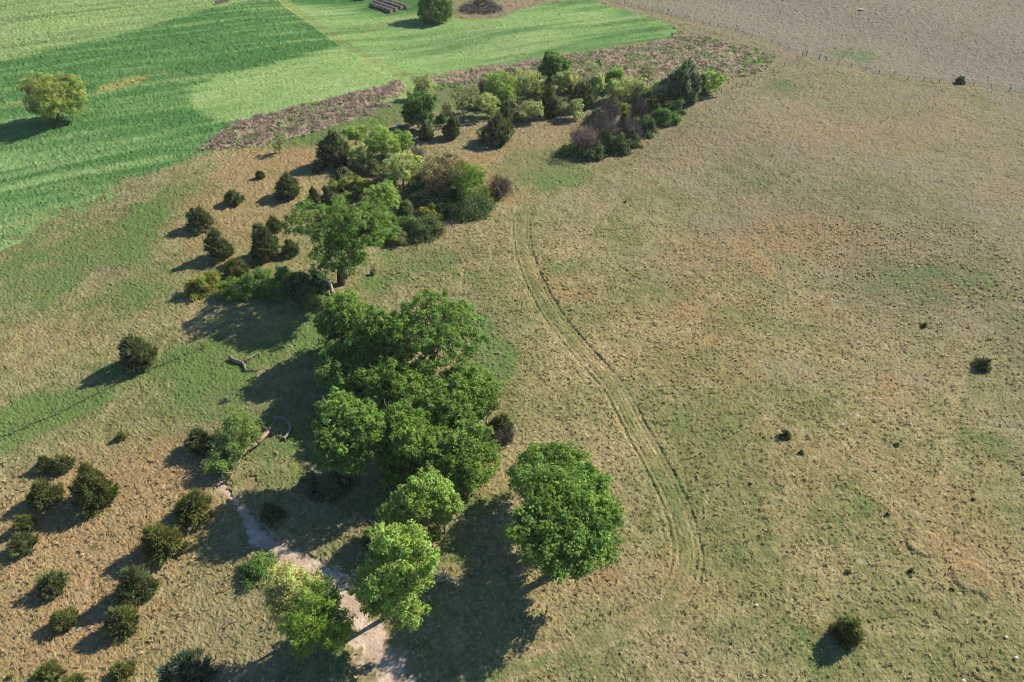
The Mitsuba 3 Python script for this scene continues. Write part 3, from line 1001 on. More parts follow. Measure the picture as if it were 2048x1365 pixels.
# tussocks
n1, n2, n3 = nz(X, Y, np.interp(Y, [40, 120, 300], [.30, .36, .7]), 21), nz(X, Y, .85, 22), nz(X, Y, 1.9, 23)
tuss = .55*n1+.45*n2
amp = np.choose(cls, [.24, .24, .24, .34, .14, .14, .55, .55, .13, .14, .05])*(.45+1.1*n3)
amp = amp*np.interp(Y, [40, 130, 300], [1.0, 1.1, 1.5])
amp *= np.clip((corner-1.0)/2, .35, 1)*np.clip((trk3-.4)/1.2, .4, 1)
H = None
MATTED = [(b[2], b[3], b[4], b[5]) for b in BLOBS if b[0] == 'r' and 35 < b[2] < 60 and b[3] < 62 and b[4] < 4.2]
grain = RNG.standard_normal(len(X)).clip(-2, 2)*np.interp(Y, [30, 120, 300], [.030, .045, .075])
H = und(X, Y)+amp*tuss+grain*np.choose(cls, [1, 1, 1, 1, .8, .8, 1.3, 1.3, .6, .8, .35])
for bx, by, brx, bry in MATTED:
    H += .28*np.clip(1.3-(((X-bx)/(brx*.9))**2+((Y-by)/(bry*.9))**2+(nz(X, Y, 1.5, 30)-.5)), 0, .5)*2
wob = (nz(X, Y, 2.5, 24)*.9+.25)*(.65+.6*trs)*(cls != 10)
H -= (.13*np.exp(-((trk-.95)/.25)**2)+.05*np.exp(-((trk-.35)/.16)**2)+.21*np.exp(-((trk+(nz(X, Y, 1.1, 25)-.5)*.4-1.7)/.20)**2))*wob
U -= .42*np.exp(-((trk-1.0)/.34)**2)*(cls != 10)*(.3+nz(X, Y, 2.2, 34))
U += .34*np.exp(-(trk/2.2)**4)*(1-trs)*(cls == 0)*np.clip((135-np.abs(Y-120))/60, 0, 1)
H -= .10*np.exp(-((trk2-.75)/.2)**2)*(cls == 0)*nz(X, Y, 2.5, 26)+.20*np.exp(-(fpost/.25)**2)*(.4+nz(X, Y, 2, 31))
H -= .13*np.exp(-(trail/.3)**2)*(cls == 0)
H -= .10*(cls == 10)+.08*np.exp(-((lane-.9)/.4)**2)
# windrow-like banks along the drainage side of the reeds
FX, FY = np.abs(X/(Y+K0))/HALF, np.minimum((Y-Y0)/5, (Y1-Y)/12)
H *= np.clip(np.minimum((1-FX)/.03, FY), 0, 1)
i, j = np.meshgrid(np.arange(NROW-1), np.arange(NCOL-1), indexing='ij')
q = np.stack([i*NCOL+j, i*NCOL+j+1, (i+1)*NCOL+j+1, (i+1)*NCOL+j], -1).reshape(-1, 4)
flip = (np.arange(len(q)) % 2 == 0)
F1 = np.where(flip[:, None], q[:, [0, 1, 2]], q[:, [0, 1, 3]]); F2 = np.where(flip[:, None], q[:, [0, 2, 3]], q[:, [1, 2, 3]])
FACES = np.vstack([F1, F2])
fc = cls[FACES[:, 0]]
GV = np.stack([X, Y, H], 1); GUV = np.stack([U, np.clip(V, 0, 1.5)], 1)


def ground_piece(key, classes, mat, label):
    f = FACES[np.isin(fc, classes)]
    used, inv = np.unique(f, return_inverse=True)
    scene[key] = mikit.ply((GV[used], inv.reshape(-1, 3)), mat, uv=GUV[used])
    tag(key, label, 'ground', kind='structure')


ground_piece('pasture', [0], 'grass_mat', 'rough tan and green tussock pasture filling the right and lower ground')
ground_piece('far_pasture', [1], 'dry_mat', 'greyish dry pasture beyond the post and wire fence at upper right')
ground_piece('meadow', [2], 'field_mat', 'yellow green meadow at the upper left beyond the dark green field')
ground_piece('crop_field', [3], 'field_mat', 'deep green crop field with darker strips and a line of yellow flowers')
ground_piece('fallow_field', [4], 'field_mat', 'pale mint green patch of field left of the farm lane')
ground_piece('hay_field', [5], 'field_mat', 'bright pale green hay field at the top centre')
ground_piece('reed_ground', [6, 7], 'reed_mat', 'brown and green ground under the flattened dead reeds')
ground_piece('farm_lane', [8], 'field_mat', 'narrow yellow green farm lane between the fields')
ground_piece('wheel_track', [9], 'grass_mat', 'curving two rut wheel track through the pasture')
ground_piece('dirt_road', [10], 'soil_mat', 'pinkish bare dirt road and bare soil spot at lower left')


def hz(x, y):
    """ground height at points"""
    x, y = np.asarray(x, float), np.asarray(y, float)
    return und(x, y)


# land beyond the picture, out to the horizon: a ring that starts at the border of the detailed ground
bd = np.concatenate([np.arange(NCOL), np.arange(1, NROW)*NCOL+NCOL-1, (NROW-1)*NCOL+np.arange(NCOL-2, -1, -1), np.arange(NROW-2, 0, -1)*NCOL])[::12]
inner = GV[bd].copy(); inner[:, 2] = -.02
cen = np.array([0, 170, 0.])
rings = [inner]
for s in (1.35, 2.2, 4, 8):
    o = cen+(inner-cen)*s; o[:, 2] = (1.2*np.sin(o[:, 0]/110+o[:, 1]/90)-1.0)*min(1, s/5)-.2; rings.append(o)
rv = np.vstack(rings); m = len(inner); rf = []
for r in range(len(rings)-1):
    a = np.arange(m); b = (a+1) % m
    rf += [np.stack([r*m+a, (r+1)*m+a, (r+1)*m+b], 1), np.stack([r*m+a, (r+1)*m+b, r*m+b], 1)]
scene['land'] = mikit.ply((rv, np.vstack(rf)), 'grass_mat', uv=np.tile([.3, .12], (len(rv), 1)))
tag('land', 'open grassland running on beyond the fields to the horizon', 'ground', kind='structure')


# ---------------------------------------------------------------- plants
def leaf_quads(c, nrm, L, Wd, col, rng, droop=0.):
    """rhombic leaves, one per centre: (vertices, faces, colours)"""
    n = len(c); nrm = unit(nrm)
    a = unit(np.cross(nrm, rng.standard_normal((n, 3)))); b = np.cross(nrm, a)
    L = np.broadcast_to(L, n)[:, None]*rng.uniform(.7, 1.3, (n, 1)); Wd = np.broadcast_to(Wd, n)[:, None]*rng.uniform(.75, 1.25, (n, 1))
    v = np.stack([c-a*L/2, c+b*Wd/2+nrm*Wd*.12, c+a*L/2, c-b*Wd/2+nrm*Wd*.12], 1).reshape(-1, 3)
    k = np.arange(n)[:, None]*4
    f = np.vstack([k+[0, 1, 2], k+[0, 2, 3]])
    return v, f, np.repeat(col, 4, 0)


def tint(base, n, rng, var=.22, hue=.10):
    base = np.asarray(base, float)
    c = base*(1+var*rng.standard_normal((n, 1)).clip(-2, 2))
    h = rng.standard_normal((n, 1))*hue
    return c*np.hstack([1+h, np.ones((n, 1)), 1-h*.5])


LEAF = dict(big=(.205, .335, .075), open=(.215, .345, .080), lush=(.220, .345, .055), feather=(.215, .350, .060), lush2=(.180, .300, .085), light=(.350, .490, .120), pale=(.470, .540, .200),
            sparse=(.330, .370, .160), brown=(.300, .255, .125), willow=(.370, .460, .130), yellow=(.520, .530, .190))
BARK = dict(big=(.16, .13, .11), open=(.07, .055, .045), light=(.20, .17, .14), pale=(.17, .14, .12), yellow=(.2, .16, .1))


def crown_points(rng, n, W, hc, zc, nlobe):
    """clump centres over a crown made of uneven lobes: (points, outward directions)"""
    c, r = [], []
    a0 = rng.uniform(0, 2*np.pi)
    for k in range(nlobe):
        if k == 0:
            c.append([rng.uniform(-.06, .06)*W, rng.uniform(-.06, .06)*W, hc*.14]); r.append(.28*W*rng.uniform(.9, 1.1))
            continue
        an = a0+2*np.pi*k/(nlobe-1)*1.0+rng.uniform(-.35, .35); q = rng.uniform(.22, .40)*W; rr = rng.uniform(.12, .23)*W
        c.append([math.cos(an)*q, math.sin(an)*q, hc*rng.uniform(-.34, .30)]); r.append(rr)
    c, r = np.array(c), np.array(r)
    vz = np.clip(hc/W*1.15, .55, 1.35)
    k = rng.choice(nlobe, n*5, p=r**2/np.sum(r**2)); d = unit(rng.standard_normal((n*5, 3))+[0, 0, .18])
    lump = 1+.5*(meshkit.noise(d*2.2+k[:, None]*5.3, 3)-.5)
    stray = np.where(rng.random(n*5) < .16, rng.uniform(1.1, 1.42, n*5), rng.uniform(.70, 1.06, n*5))
    p = c[k]+d*(r[k]*lump*stray)[:, None]*[1, 1, vz]
    ok = np.ones(len(p), bool)
    for m in range(nlobe):
        ok &= (m == k) | (np.linalg.norm((p-c[m])/[1, 1, vz], axis=1) > r[m]*.72)
    ok &= p[:, 2] > -hc*.52
    p, d = p[ok], d[ok]; keep = []; dmin = .80*math.sqrt(4*np.pi*np.sum(r**2)*.62/n)
    near = cKDTree(p).query_ball_point(p, dmin); alive = np.ones(len(p), bool)
    for k in range(len(p)):
        if len(keep) >= n: break
        if alive[k]:
            keep.append(k); alive[near[k]] = False
    return p[keep]+[0, 0, zc], d[keep]


def tree(kind, x, y, zc, W, hc, dx, label, seed):
    rng = np.random.default_rng(1000+seed)
    dist = math.hypot(math.hypot(x, y), CAM_H)
    thin = kind in ('pale', 'sparse', 'yellow', 'brown')
    key = name({'willow': 'willow_tree', 'sparse': 'sapling'}.get(kind, 'bare_tree' if kind == 'x' else 'leafy_tree'))
    g0 = float(hz(x, y))
    if y > 130 and x > -60 and kind != 'willow': W, hc = W*1.12, hc*(1.0 if kind in ('lush', 'brown', 'lush2') else .88)
    big = kind in ('big', 'open')
    leafL = max(.38 if big else .32, dist*.0024)*(1.0 if W > 3.5 else .8)
    cl_r = float(np.clip({'open': .050, 'pale': .085, 'sparse': .10, 'brown': .085, 'yellow': .09}.get(kind, .052)*W+.12, .26, .75))
    fill = {'big': 1.1, 'open': .60, 'lush': 1.25, 'feather': .8, 'lush2': 1.3, 'light': .75, 'pale': .60, 'sparse': .35, 'brown': .8, 'willow': 1.2, 'yellow': .95}[kind]
    ncl = int(np.clip(fill*.62*np.pi*W*(W+hc)/2*1.35/(cl_r**2*1.9), 9, 380))
    P, PD = crown_points(rng, ncl, W, hc, zc, 12 if W > 7 else (9 if W > 4 else 6))
    P[:, 0] += dx
    ncl = len(P)
    # wood: stem, main limbs, and a branch to every clump
    bark = np.array(BARK.get(kind, (.13, .11, .09)))
    r0 = max(.07, .026*W+.012*zc)*(1.15 if big else .8)
    base = np.array([0, 0, -.4]); zf = max(zc-hc*.42, .25*zc)
    fork = np.array([dx*.35, rng.uniform(-.2, .2), zf])
    tr = MB()
    v, f = tube([base, base*0+[dx*.05, 0, .25*zf], fork*[.7, .7, .65]+[0, .1, 0], fork], r0*1.25, r0*.72, 8, 4, rng, .05)
    tr.add(v, f, bark*(.8+.4*rng.random((len(v), 1))))
    nl = 3 if W < 4 else 6
    ends = [np.array([dx, 0, zc+hc*.15])]
    for k in range(nl):
        an = 2*np.pi*(k+rng.uniform(-.3, .3))/nl
        ends.append(np.array([dx+math.cos(an)*W*.27, math.sin(an)*W*.27, zc+hc*rng.uniform(-.12, .2)]))
    br = MB(); nodes = []
    for e in ends:
        mid = fork+(e-fork)*.5+rng.standard_normal(3)*W*.03+[0, 0, hc*.03]
        pts = np.array([fork, mid, e])
        v, f = tube(pts, r0*.6, r0*.2, 6, 4); br.add(v, f, bark*(.8+.4*rng.random((len(v), 1))))
        nodes.append(smooth_line(pts, 4)[1:])
    nodes = np.vstack(nodes)
    for c in P:
        d = np.linalg.norm(nodes-c, axis=1)+.6*np.maximum(nodes[:, 2]-c[2], 0); a = nodes[np.argmin(d)]
        mid = (a+c)/2+rng.standard_normal(3)*.12*cl_r+[0, 0, -.05*cl_r]
        v, f = tube(np.array([a, mid, c]), r0*.16+.012, .012+dist*.00007, 4, 2); br.add(v, f, bark*(.9+.4*rng.random()))
        if big and rng.random() < .10:   # dead grey tips
            t = c+unit(c-[dx, 0, zc-hc*.2]+rng.standard_normal(3)*.8)*rng.uniform(1.0, 1.9)
            v, f = tube(np.array([c, (c+t)/2+rng.standard_normal(3)*.12, t]), .05, .025, 4, 2); br.add(v, f, np.array([.34, .30, .27]))
        if thin or kind == 'open':      # fine twigs that show between the leaves
            for _ in range(5 if kind != 'yellow' else 9):
                t = c+unit(rng.standard_normal(3)+[0, 0, .6])*cl_r*rng.uniform(.8, 1.5)
                v, f = tube(np.array([c, t]), .018+dist*.00006, .01+dist*.00004, 3, 1); br.add(v, f, bark*(1.1+.3*rng.random()))
    # leaves: sprigs of a few leaves on the outside of every clump
    lf = MB(); base_c = np.array(LEAF[kind])
    dens = {'big': 1.08, 'open': .95, 'lush': 1.4, 'feather': 1.15, 'lush2': 1.5, 'light': .92, 'pale': .85, 'sparse': .6, 'brown': .6, 'willow': 1.5, 'yellow': 1.15}[kind]
    area = 4*np.pi*cl_r**2; per = int(dens*area/(leafL*leafL*.42))
    per = int(np.clip(per, 12, 260))
    nsp = max(6, per//5)
    C, N, K = [], [], []
    for c, pd in zip(P, PD):
        d = unit(rng.standard_normal((nsp, 3))*.8+[0, 0, .25]+pd*.5)
        rad = cl_r*rng.uniform(.5, 1.4, (nsp, 1))*rng.uniform(.85, 1.15)
        sp = c+d*rad*[1, 1, .8]
        n5 = np.repeat(d, 5, 0); s5 = np.repeat(sp, 5, 0)
        C.append(s5+rng.standard_normal((nsp*5, 3))*leafL*.42)
        N.append(unit(n5*.9+rng.standard_normal((nsp*5, 3))*.45+[0, 0, .45]))
        K.append(np.repeat(tint(base_c*rng.uniform(.74, 1.22)*[rng.uniform(.86, 1.06), 1, rng.uniform(.85, 1.15)], nsp, rng, .13, .06), 5, 0))
    C, N, K = np.vstack(C), np.vstack(N), np.vstack(K)
    ok = C[:, 2] > .15*zc if zc > 2 else C[:, 2] > .03
    C, N, K = C[ok], N[ok], K[ok]*(1+.16*rng.standard_normal((ok.sum(), 1)).clip(-2, 2))
    wr = {'willow': .45, 'yellow': .4, 'feather': .30}.get(kind, .66)
    v, f, c = leaf_quads(C, N, leafL, leafL*wr, K, rng); lf.add(v, f, c)
    for mb, part, mat in ((tr, 'trunk', 'wood_mat'), (br, 'branches', 'wood_mat'), (lf, 'crown', 'leaf_mat')):
        for a in mb.v: a += [x, y, g0]
        mb.build(f'{key}__{part}', mat)
    tag(key, label, 'tree' if kind != 'sparse' else 'sapling')


CEDC = [(.150, .198, .080), (.138, .182, .058), (.130, .180, .112), (.140, .210, .070), (.210, .290, .160)]


def cedar(x, y, zc, W, hc, tone, label, seed, seedling=False):
    """sprays of needles that point out and up, over a dense heart and a short stem"""
    rng = np.random.default_rng(5000+seed)
    dist = math.hypot(math.hypot(x, y), CAM_H); g0 = float(hz(x, y)); R = W/2; h = hc
    key = name('seedling_cedar' if seedling else ('juniper_tree' if tone == 4 else 'cedar_tree'))
    ph = rng.uniform(0, 60, 3); low = rng.uniform(.14, .42) if tone != 4 else .42; pw_ = rng.uniform(.5, .95) if tone != 4 else .55; lean = rng.standard_normal(2)*.06

    def prof(t):
        return np.where(t < low, .62+.38*np.sin(np.clip(t/low, 0, 1)*np.pi/2), np.clip((1-t)/(1-low), 0, 1)**pw_)
    s = max(.25*W**.62, .12)
    nsp = int(np.clip(2.5*np.pi*W*h/(s*s*1.9), 40, 420)) if not seedling else 30
    t = rng.beta(1.15, 1.35, nsp); an = rng.uniform(0, 2*np.pi, nsp)
    dirv = np.stack([np.cos(an), np.sin(an), t*1.6], 1)
    lump = 1+.48*(meshkit.noise(dirv*1.7+ph, 5)-.5)*2
    r = R*prof(t)*lump*rng.uniform(.72, 1.0, nsp)
    c = np.stack([np.cos(an)*r, np.sin(an)*r, t*h*lump**.5+.03*h], 1)
    c[:, :2] += lean*c[:, 2:]
    out = unit(np.stack([np.cos(an), np.sin(an), .35+1.5*t], 1)+rng.standard_normal((nsp, 3))*.25)
    k = 13 if not seedling else 6
    tip = unit(np.repeat(out, k, 0)+rng.standard_normal((nsp*k, 3))*.34)
    b = np.repeat(c-out*s*.3, k, 0)+rng.standard_normal((nsp*k, 3))*s*.20
    L = s*rng.uniform(.7, 1.7, (nsp*k, 1)); wd = np.maximum(s*.15, dist*.0006)*rng.uniform(.7, 1.3, (nsp*k, 1))
    side = unit(np.cross(tip, rng.standard_normal((nsp*k, 3)))); up = np.cross(side, tip)
    v = np.stack([b-side*wd, b+side*wd, b+tip*L*.55+up*wd*.9, b+tip*L], 1)
    v = v.reshape(-1, 3); q = np.arange(nsp*k)[:, None]*4
    f = np.vstack([q+[0, 1, 2], q+[2, 1, 3], q+[0, 2, 3]])
    base = np.array(CEDC[tone]); col = tint(base, nsp, rng, .28, .10)
    if tone in (1, 3):
        bz = smooth_np(.35, .75, meshkit.noise(dirv*1.3+ph+9, 8)+.25*(t-.4))[:, None]
        col = col*(1-bz)+np.array([.225, .250, .070])*bz*rng.uniform(.8, 1.2, (nsp, 1))
    col = np.repeat(np.repeat(col, k, 0)*rng.uniform(.8, 1.25, (nsp*k, 1)), 4, 0)
    mb = MB().add(v, f, col)
    # dense heart
    ico = trimesh.creation.icosphere(2); iv = np.array(ico.vertices); tt = (iv[:, 2]+1)/2
    hd = np.stack([iv[:, 0], iv[:, 1], tt*1.6], 1); hl = 1+.48*(meshkit.noise(hd*1.7+ph, 5)-.5)*2
    hr = unit(iv[:, :2])*(np.sqrt(np.clip(1-iv[:, 2:]**2, 0, 1))**.4)*(R*.55*prof(tt)*hl)[:, None]
    mb.add(np.column_stack([hr, tt*h*.88]), ico.faces, tint(base*.8, len(iv), rng, .15, .05))
    for a in mb.v: a += [x, y, g0-.05]
    if seedling:
        mb.build(key, 'leaf_mat')
    else:
        mb.build(f'{key}__foliage', 'leaf_mat')
        v, f = tube(np.array([[x, y, g0-.3], [x+.05, y, g0+h*.3], [x, y, g0+h*.75]]), .045*W, .015*W, 6, 3)
        MB().add(v, f, np.array([.14, .10, .08])*(.8+.4*rng.random((len(v), 1)))).build(f'{key}__stem', 'wood_mat')
    if label: tag(key, label, 'cedar' if tone != 4 else 'juniper')
    return key


SHC = dict(green=(.170, .300, .080), yellow=(.300, .350, .080), olive=(.220, .260, .110), dark=(.145, .215, .085), grey=(.180, .240, .140))


def shrub(kind, x, y, zc, W, hc, label, seed):
    rng = np.random.default_rng(9000+seed)
    dist = math.hypot(math.hypot(x, y), CAM_H); g0 = float(hz(x, y)); key = name('shrub')
    L = max(.28, dist*.0026); ncl = int(np.clip(W*W*hc*1.6, 10, 60)); cr = max(.3, .14*W)
    d = unit(rng.standard_normal((ncl, 3))*[1, 1, .8]); d[:, 2] = np.abs(d[:, 2])*1.1-.15
    P = d*rng.uniform(.25, 1.0, (ncl, 1))**.6*np.where(rng.random((ncl, 1)) < .25, 1.25, 1)*np.array([W/2, W/2, hc*.85])
    P[:, 2] = np.maximum(P[:, 2], .15); P[:, :2] *= (1+.25*rng.standard_normal((ncl, 1)).clip(-1, 1))
    st = MB(); bark = np.array([.13, .105, .085])
    for c in P:
        o = np.array([c[0]*.15, c[1]*.15, -.2])
        v, f = tube(np.array([o, (o+c)/2+[0, 0, .12*hc], c+unit(c)*cr*.7]), .03+dist*.00005, .010+dist*.00004, 4, 2); st.add(v, f, bark*rng.uniform(.8, 1.4))
    per = int(np.clip(1.5*4*np.pi*cr*cr/(L*L*.42), 20, 160))
    C = np.repeat(P, per, 0)+unit(rng.standard_normal((ncl*per, 3))+[0, 0, .2])*cr*rng.uniform(.4, 1.5, (ncl*per, 1))*[1, 1, .9]
    N = unit(rng.standard_normal(C.shape)*.7+[0, 0, .6]+unit(C-[0, 0, hc*.2])*.5)
    K = np.repeat(tint(np.array(SHC[kind]), ncl, rng, .16, .09), per, 0)*(1+.18*rng.standard_normal((len(C), 1)).clip(-2, 2))
    ok = C[:, 2] > .02
    v, f, c = leaf_quads(C[ok], N[ok], L, L*.62, K[ok], rng); lf = MB().add(v, f, c)
    for mb, part, mat in ((st, 'stems', 'wood_mat'), (lf, 'leaves', 'leaf_mat')):
        for a in mb.v: a += [x, y, g0]
        mb.build(f'{key}__{part}', mat)
    tag(key, label, 'shrub')


def bare_shrub(x, y, zc, W, hc, label, seed):
    rng = np.random.default_rng(12000+seed)
    dist = math.hypot(math.hypot(x, y), CAM_H); g0 = float(hz(x, y)); key = name('bare_shrub')
    st, tw = MB(), MB(); W *= 1.2; ns = int(np.clip(W*5, 9, 26))
    col = np.array([.125, .108, .102]) if 'grey' in label else np.array([.11, .085, .075])
    for k in range(ns):
        an = rng.uniform(0, 2*np.pi); rr = W/2*math.sqrt(rng.uniform(.02, .8))
        e = np.array([math.cos(an)*rr, math.sin(an)*rr, hc*rng.uniform(.6, 1.0)*(1-.35*(rr/(W/2))**2)])
        o = np.array([e[0]*.25, e[1]*.25, -.2]); m_ = (o+e)/2+rng.standard_normal(3)*.06*W+[0, 0, .06*hc]
        pl = smooth_line(np.array([o, m_, e]), 4)
        v, f = tube(np.array([o, m_, e]), .045+dist*.0001, .02+dist*.00004, 4, 3); st.add(v, f, col*rng.uniform(.9, 1.5))
        for q in range(26):
            a = pl[rng.integers(2, len(pl))]; d = unit(rng.standard_normal(3)+[0, 0, .55]); l = rng.uniform(.12, .30)*W
            b = a+d*l; b[2] = max(b[2], .05)
            v, f = tube(np.array([a, b]), .012+dist*.00007, .006+dist*.00004, 3, 1); tw.add(v, f, col*rng.uniform(.8, 1.7))
            for _ in range(3):
                a2 = a+d*l*rng.uniform(.4, 1); b2 = a2+unit(d+rng.standard_normal(3)*.7)*l*.5; b2[2] = max(b2[2], .05)
                v, f = tube(np.array([a2, b2]), .008+dist*.00006, .005+dist*.00003, 3, 1); tw.add(v, f, col*rng.uniform(.8, 1.8))
    for mb, part in ((st, 'stems'), (tw, 'twigs')):
        for a in mb.v: a += [x, y, g0]
        mb.build(f'{key}__{part}', 'wood_mat')
    tag(key, label, 'bare shrub' if 'pile' not in label else 'dead branches')


for k, t in enumerate(TREES):
    tree(*t[:7], t[7], k)
for k, (x, y, zc, W, hc, tone, lab) in enumerate(CEDARS):
    cedar(x, y, zc, W, hc, tone, lab, k)
for k, (x, y, zc, W, hc) in enumerate(SEEDLINGS):
    key = cedar(x, y, zc, W, hc, 0, None, 300+k, True)
    tag(key, SEED_LABELS[k], 'cedar seedling')
for k, s in enumerate(SHRUBS):
    shrub(*s[:6], s[6], k)
for k, s in enumerate(BARE):
    bare_shrub(*s[:5], s[5], k)

# ---------------------------------------------------------------- dead wood
def dead(key, limbs, label, cat, col=(.34, .30, .27), seed=0):
    rng = np.random.default_rng(15000+seed); main, side = MB(), MB()
    for k, (pts, r0, r1) in enumerate(limbs):
        p = np.array(pts, float); p[:, 2] += hz(p[:, 0], p[:, 1])+.05
        v, f = tube(p, r0, r1, 8, 5, rng, .08)
        (main if k == 0 else side).add(v, f, np.array(col)*(.65+.6*rng.random((len(v), 1))))
        if r0 > .1:
            for _ in range(5):
                q = smooth_line(p, 4) if len(p) > 2 else p
                a = q[rng.integers(len(q)//3, len(q))]; b = a+unit(rng.standard_normal(3)*[1, 1, .5]+[0, 0, .3])*rng.uniform(.4, 1.3)
                b[2] = max(b[2], hz(b[0], b[1])+.1)
                v, f = tube(np.array([a, (a+b)/2+rng.standard_normal(3)*.08, b]), .05, .02, 5, 3); side.add(v, f, np.array(col)*rng.uniform(.7, 1.1))
    main.build(f'{key}__stem', 'wood_mat', smooth=True)
    if side.v: side.build(f'{key}__limbs', 'wood_mat', smooth=True)
    tag(key, label, cat)


for k, (kd, lab, limbs) in enumerate(DEADWOOD):
    dead(name(kd), limbs, lab, {'fallen_log': 'log', 'dead_branch': 'branch', 'broken_trunk': 'log'}[kd], (.22, .19, .165) if 'dark' in lab or 'hollow' in lab else ((.38, .28, .22) if 'snapped' in lab else ((.27, .26, .25) if 'curved' in lab else (.40, .37, .34))), k)
dead(name('dead_tree'), SNAG, 'leaning dead snag with crooked bare boughs in front of the cottonwood', 'dead tree', (.38, .34, .30), 60)
# toppled tree that still leafs out
key = name('leaning_tree'); rng = np.random.default_rng(77)
dead(key, [TOPPLED['trunk'], TOPPLED['limb']], 'x', 'tree', (.26, .22, .18), 61)
lf, tw = MB(), MB()
stem = np.array(TOPPLED['trunk'][0]+TOPPLED['limb'][0]); stem[:, 2] += hz(stem[:, 0], stem[:, 1])
for cx_, cy_, cz_, cr in TOPPLED['clumps']:
    c0 = np.array([cx_, cy_, cz_+float(hz(cx_, cy_))]); a = stem[np.argmin(np.linalg.norm(stem-c0, axis=1))]
    v, f = tube(np.array([a, (a+c0)/2+rng.standard_normal(3)*.2, c0]), .10, .03, 5, 3); tw.add(v, f, np.array([.28, .24, .2]))
    for s_ in range(9):
        e = c0+unit(rng.standard_normal(3)+[-.2, .3, .5])*cr*rng.uniform(.6, 1.3)
        v, f = tube(np.array([c0, (c0+e)/2+rng.standard_normal(3)*.1, e]), .035, .012, 4, 2); tw.add(v, f, np.array([.3, .27, .22])*rng.uniform(.8, 1.2))
        n = 85
        C = e+(c0-e)*rng.uniform(-.1, .7, (n, 1))+rng.standard_normal((n, 3))*.3
        v, f, c = leaf_quads(C, rng.standard_normal((n, 3))*.7+[0, 0, .6], .32, .16, tint((.250, .370, .110), n, rng, .2, .08), rng); lf.add(v, f, c)
lf.build(f'{key}__crown', 'leaf_mat'); tw.build(f'{key}__branches', 'wood_mat')
tag(key, 'toppled tree still in bright green leaf, bent over the grass beside a dark cedar', 'tree')

# ---------------------------------------------------------------- fences
def fence(posts, label, height, rad, col, wires, seed, metal=False):
    key = name('wire_fence'); rng = np.random.default_rng(17000+seed); tops = []
    for k, (x, y) in enumerate(posts):
        z = float(hz(x, y)); lean = rng.standard_normal(2)*.07; h = height*rng.uniform(.88, 1.1)
        corner_ = (k == 0 and seed == 1) or (seed == 0 and k >= len(posts)-1)
        r = rad*(1.6 if corner_ else rng.uniform(.85, 1.15)); h = h*(1.2 if corner_ else 1)
        v, f = tube(np.array([[x, y, z-.3], [x+lean[0]*.5, y+lean[1]*.5, z+h*.5], [x+lean[0], y+lean[1], z+h]]), r, r*.9, 6, 2)
        MB().add(v, f, np.array(col)*rng.uniform(.75, 1.25)*(.85+.3*rng.random((len(v), 1)))).build(f'{key}__post' + (f'_{k:03d}' if k else ''), 'wood_mat')
        tops.append([x+lean[0], y+lean[1], z, h])
    tops = np.array(tops)
    for k in range(wires):
        fr = (k+.8)/wires*.95
        mb = MB(); p = np.column_stack([tops[:, :2], tops[:, 2]+tops[:, 3]*fr])
        for a, b in zip(p[:-1], p[1:]):
            v, f = tube(np.array([a, (a+b)/2-[0, 0, .03], b]), .011, .011, 4, 1); mb.add(v, f, (.16, .14, .13))
        mb.build(f'{key}__wire' + (f'_{k:03d}' if k else ''), 'wood_mat')
    tag(key, label, 'fence')


fence(POSTS_A, 'wooden post and wire fence climbing along the reeds to the top edge', 1.5, .085, (.12, .10, .085), 4, 0)
fence(POSTS_B, 'wooden post and wire fence running right from the corner, dividing the two dry pastures', 1.5, .10, (.10, .085, .07), 4, 1)
fence(POSTS_C, 'short wooden post fence from the last light green tree up to the track corner', 1.4, .09, (.12, .10, .085), 4, 2)
fence(POSTS_D, 'thin post and wire fence crossing the grass on the left below the dense dark cedar', 1.3, .075, (.17, .14, .12), 4, 3)

# ---------------------------------------------------------------- hay bales
def bale(x, y, ax, seed, label, group):
    rng = np.random.default_rng(19000+seed); key = name('round_hay_bale'); z = float(hz(x, y))
    R, L, n, m_ = .78*rng.uniform(.95, 1.04), 1.24, 20, 8
    an = np.arange(n)*2*np.pi/n; prof = [(-.5, .0), (-.5, .55), (-.5, .92), (-.46, 1.0), (0, 1.02), (.46, 1.0), (.5, .92), (.5, .55), (.5, 0)]
    d = np.array([math.cos(ax), math.sin(ax), 0]); s_ = np.array([-d[1], d[0], 0])
    v = np.array([[*(np.array([x, y, z+R*.93])+d*L*t+(s_*math.cos(a)+np.array([0, 0, 1])*math.sin(a)*.94)*R*r)] for t, r in prof for a in an])
    v += rng.standard_normal(v.shape)*.02
    i_, j_ = np.meshgrid(np.arange(len(prof)-1), np.arange(n), indexing='ij')
    q_ = np.stack([i_*n+j_, i_*n+(j_+1) % n, (i_+1)*n+(j_+1) % n, (i_+1)*n+j_], -1).reshape(-1, 4)
    f = np.vstack([q_[:, [0, 2, 1]], q_[:, [0, 3, 2]]]); ends = np.repeat([abs(t) == .5 and r < .95 for t, r in prof], n)
    c = np.where(ends[:, None], [.30, .25, .20], [.205, .175, .158])*(.75+.5*rng.random((len(v), 1)))
    MB().add(v, f, c).build(key, 'wood_mat'); tag(key, label, 'hay bale', group)


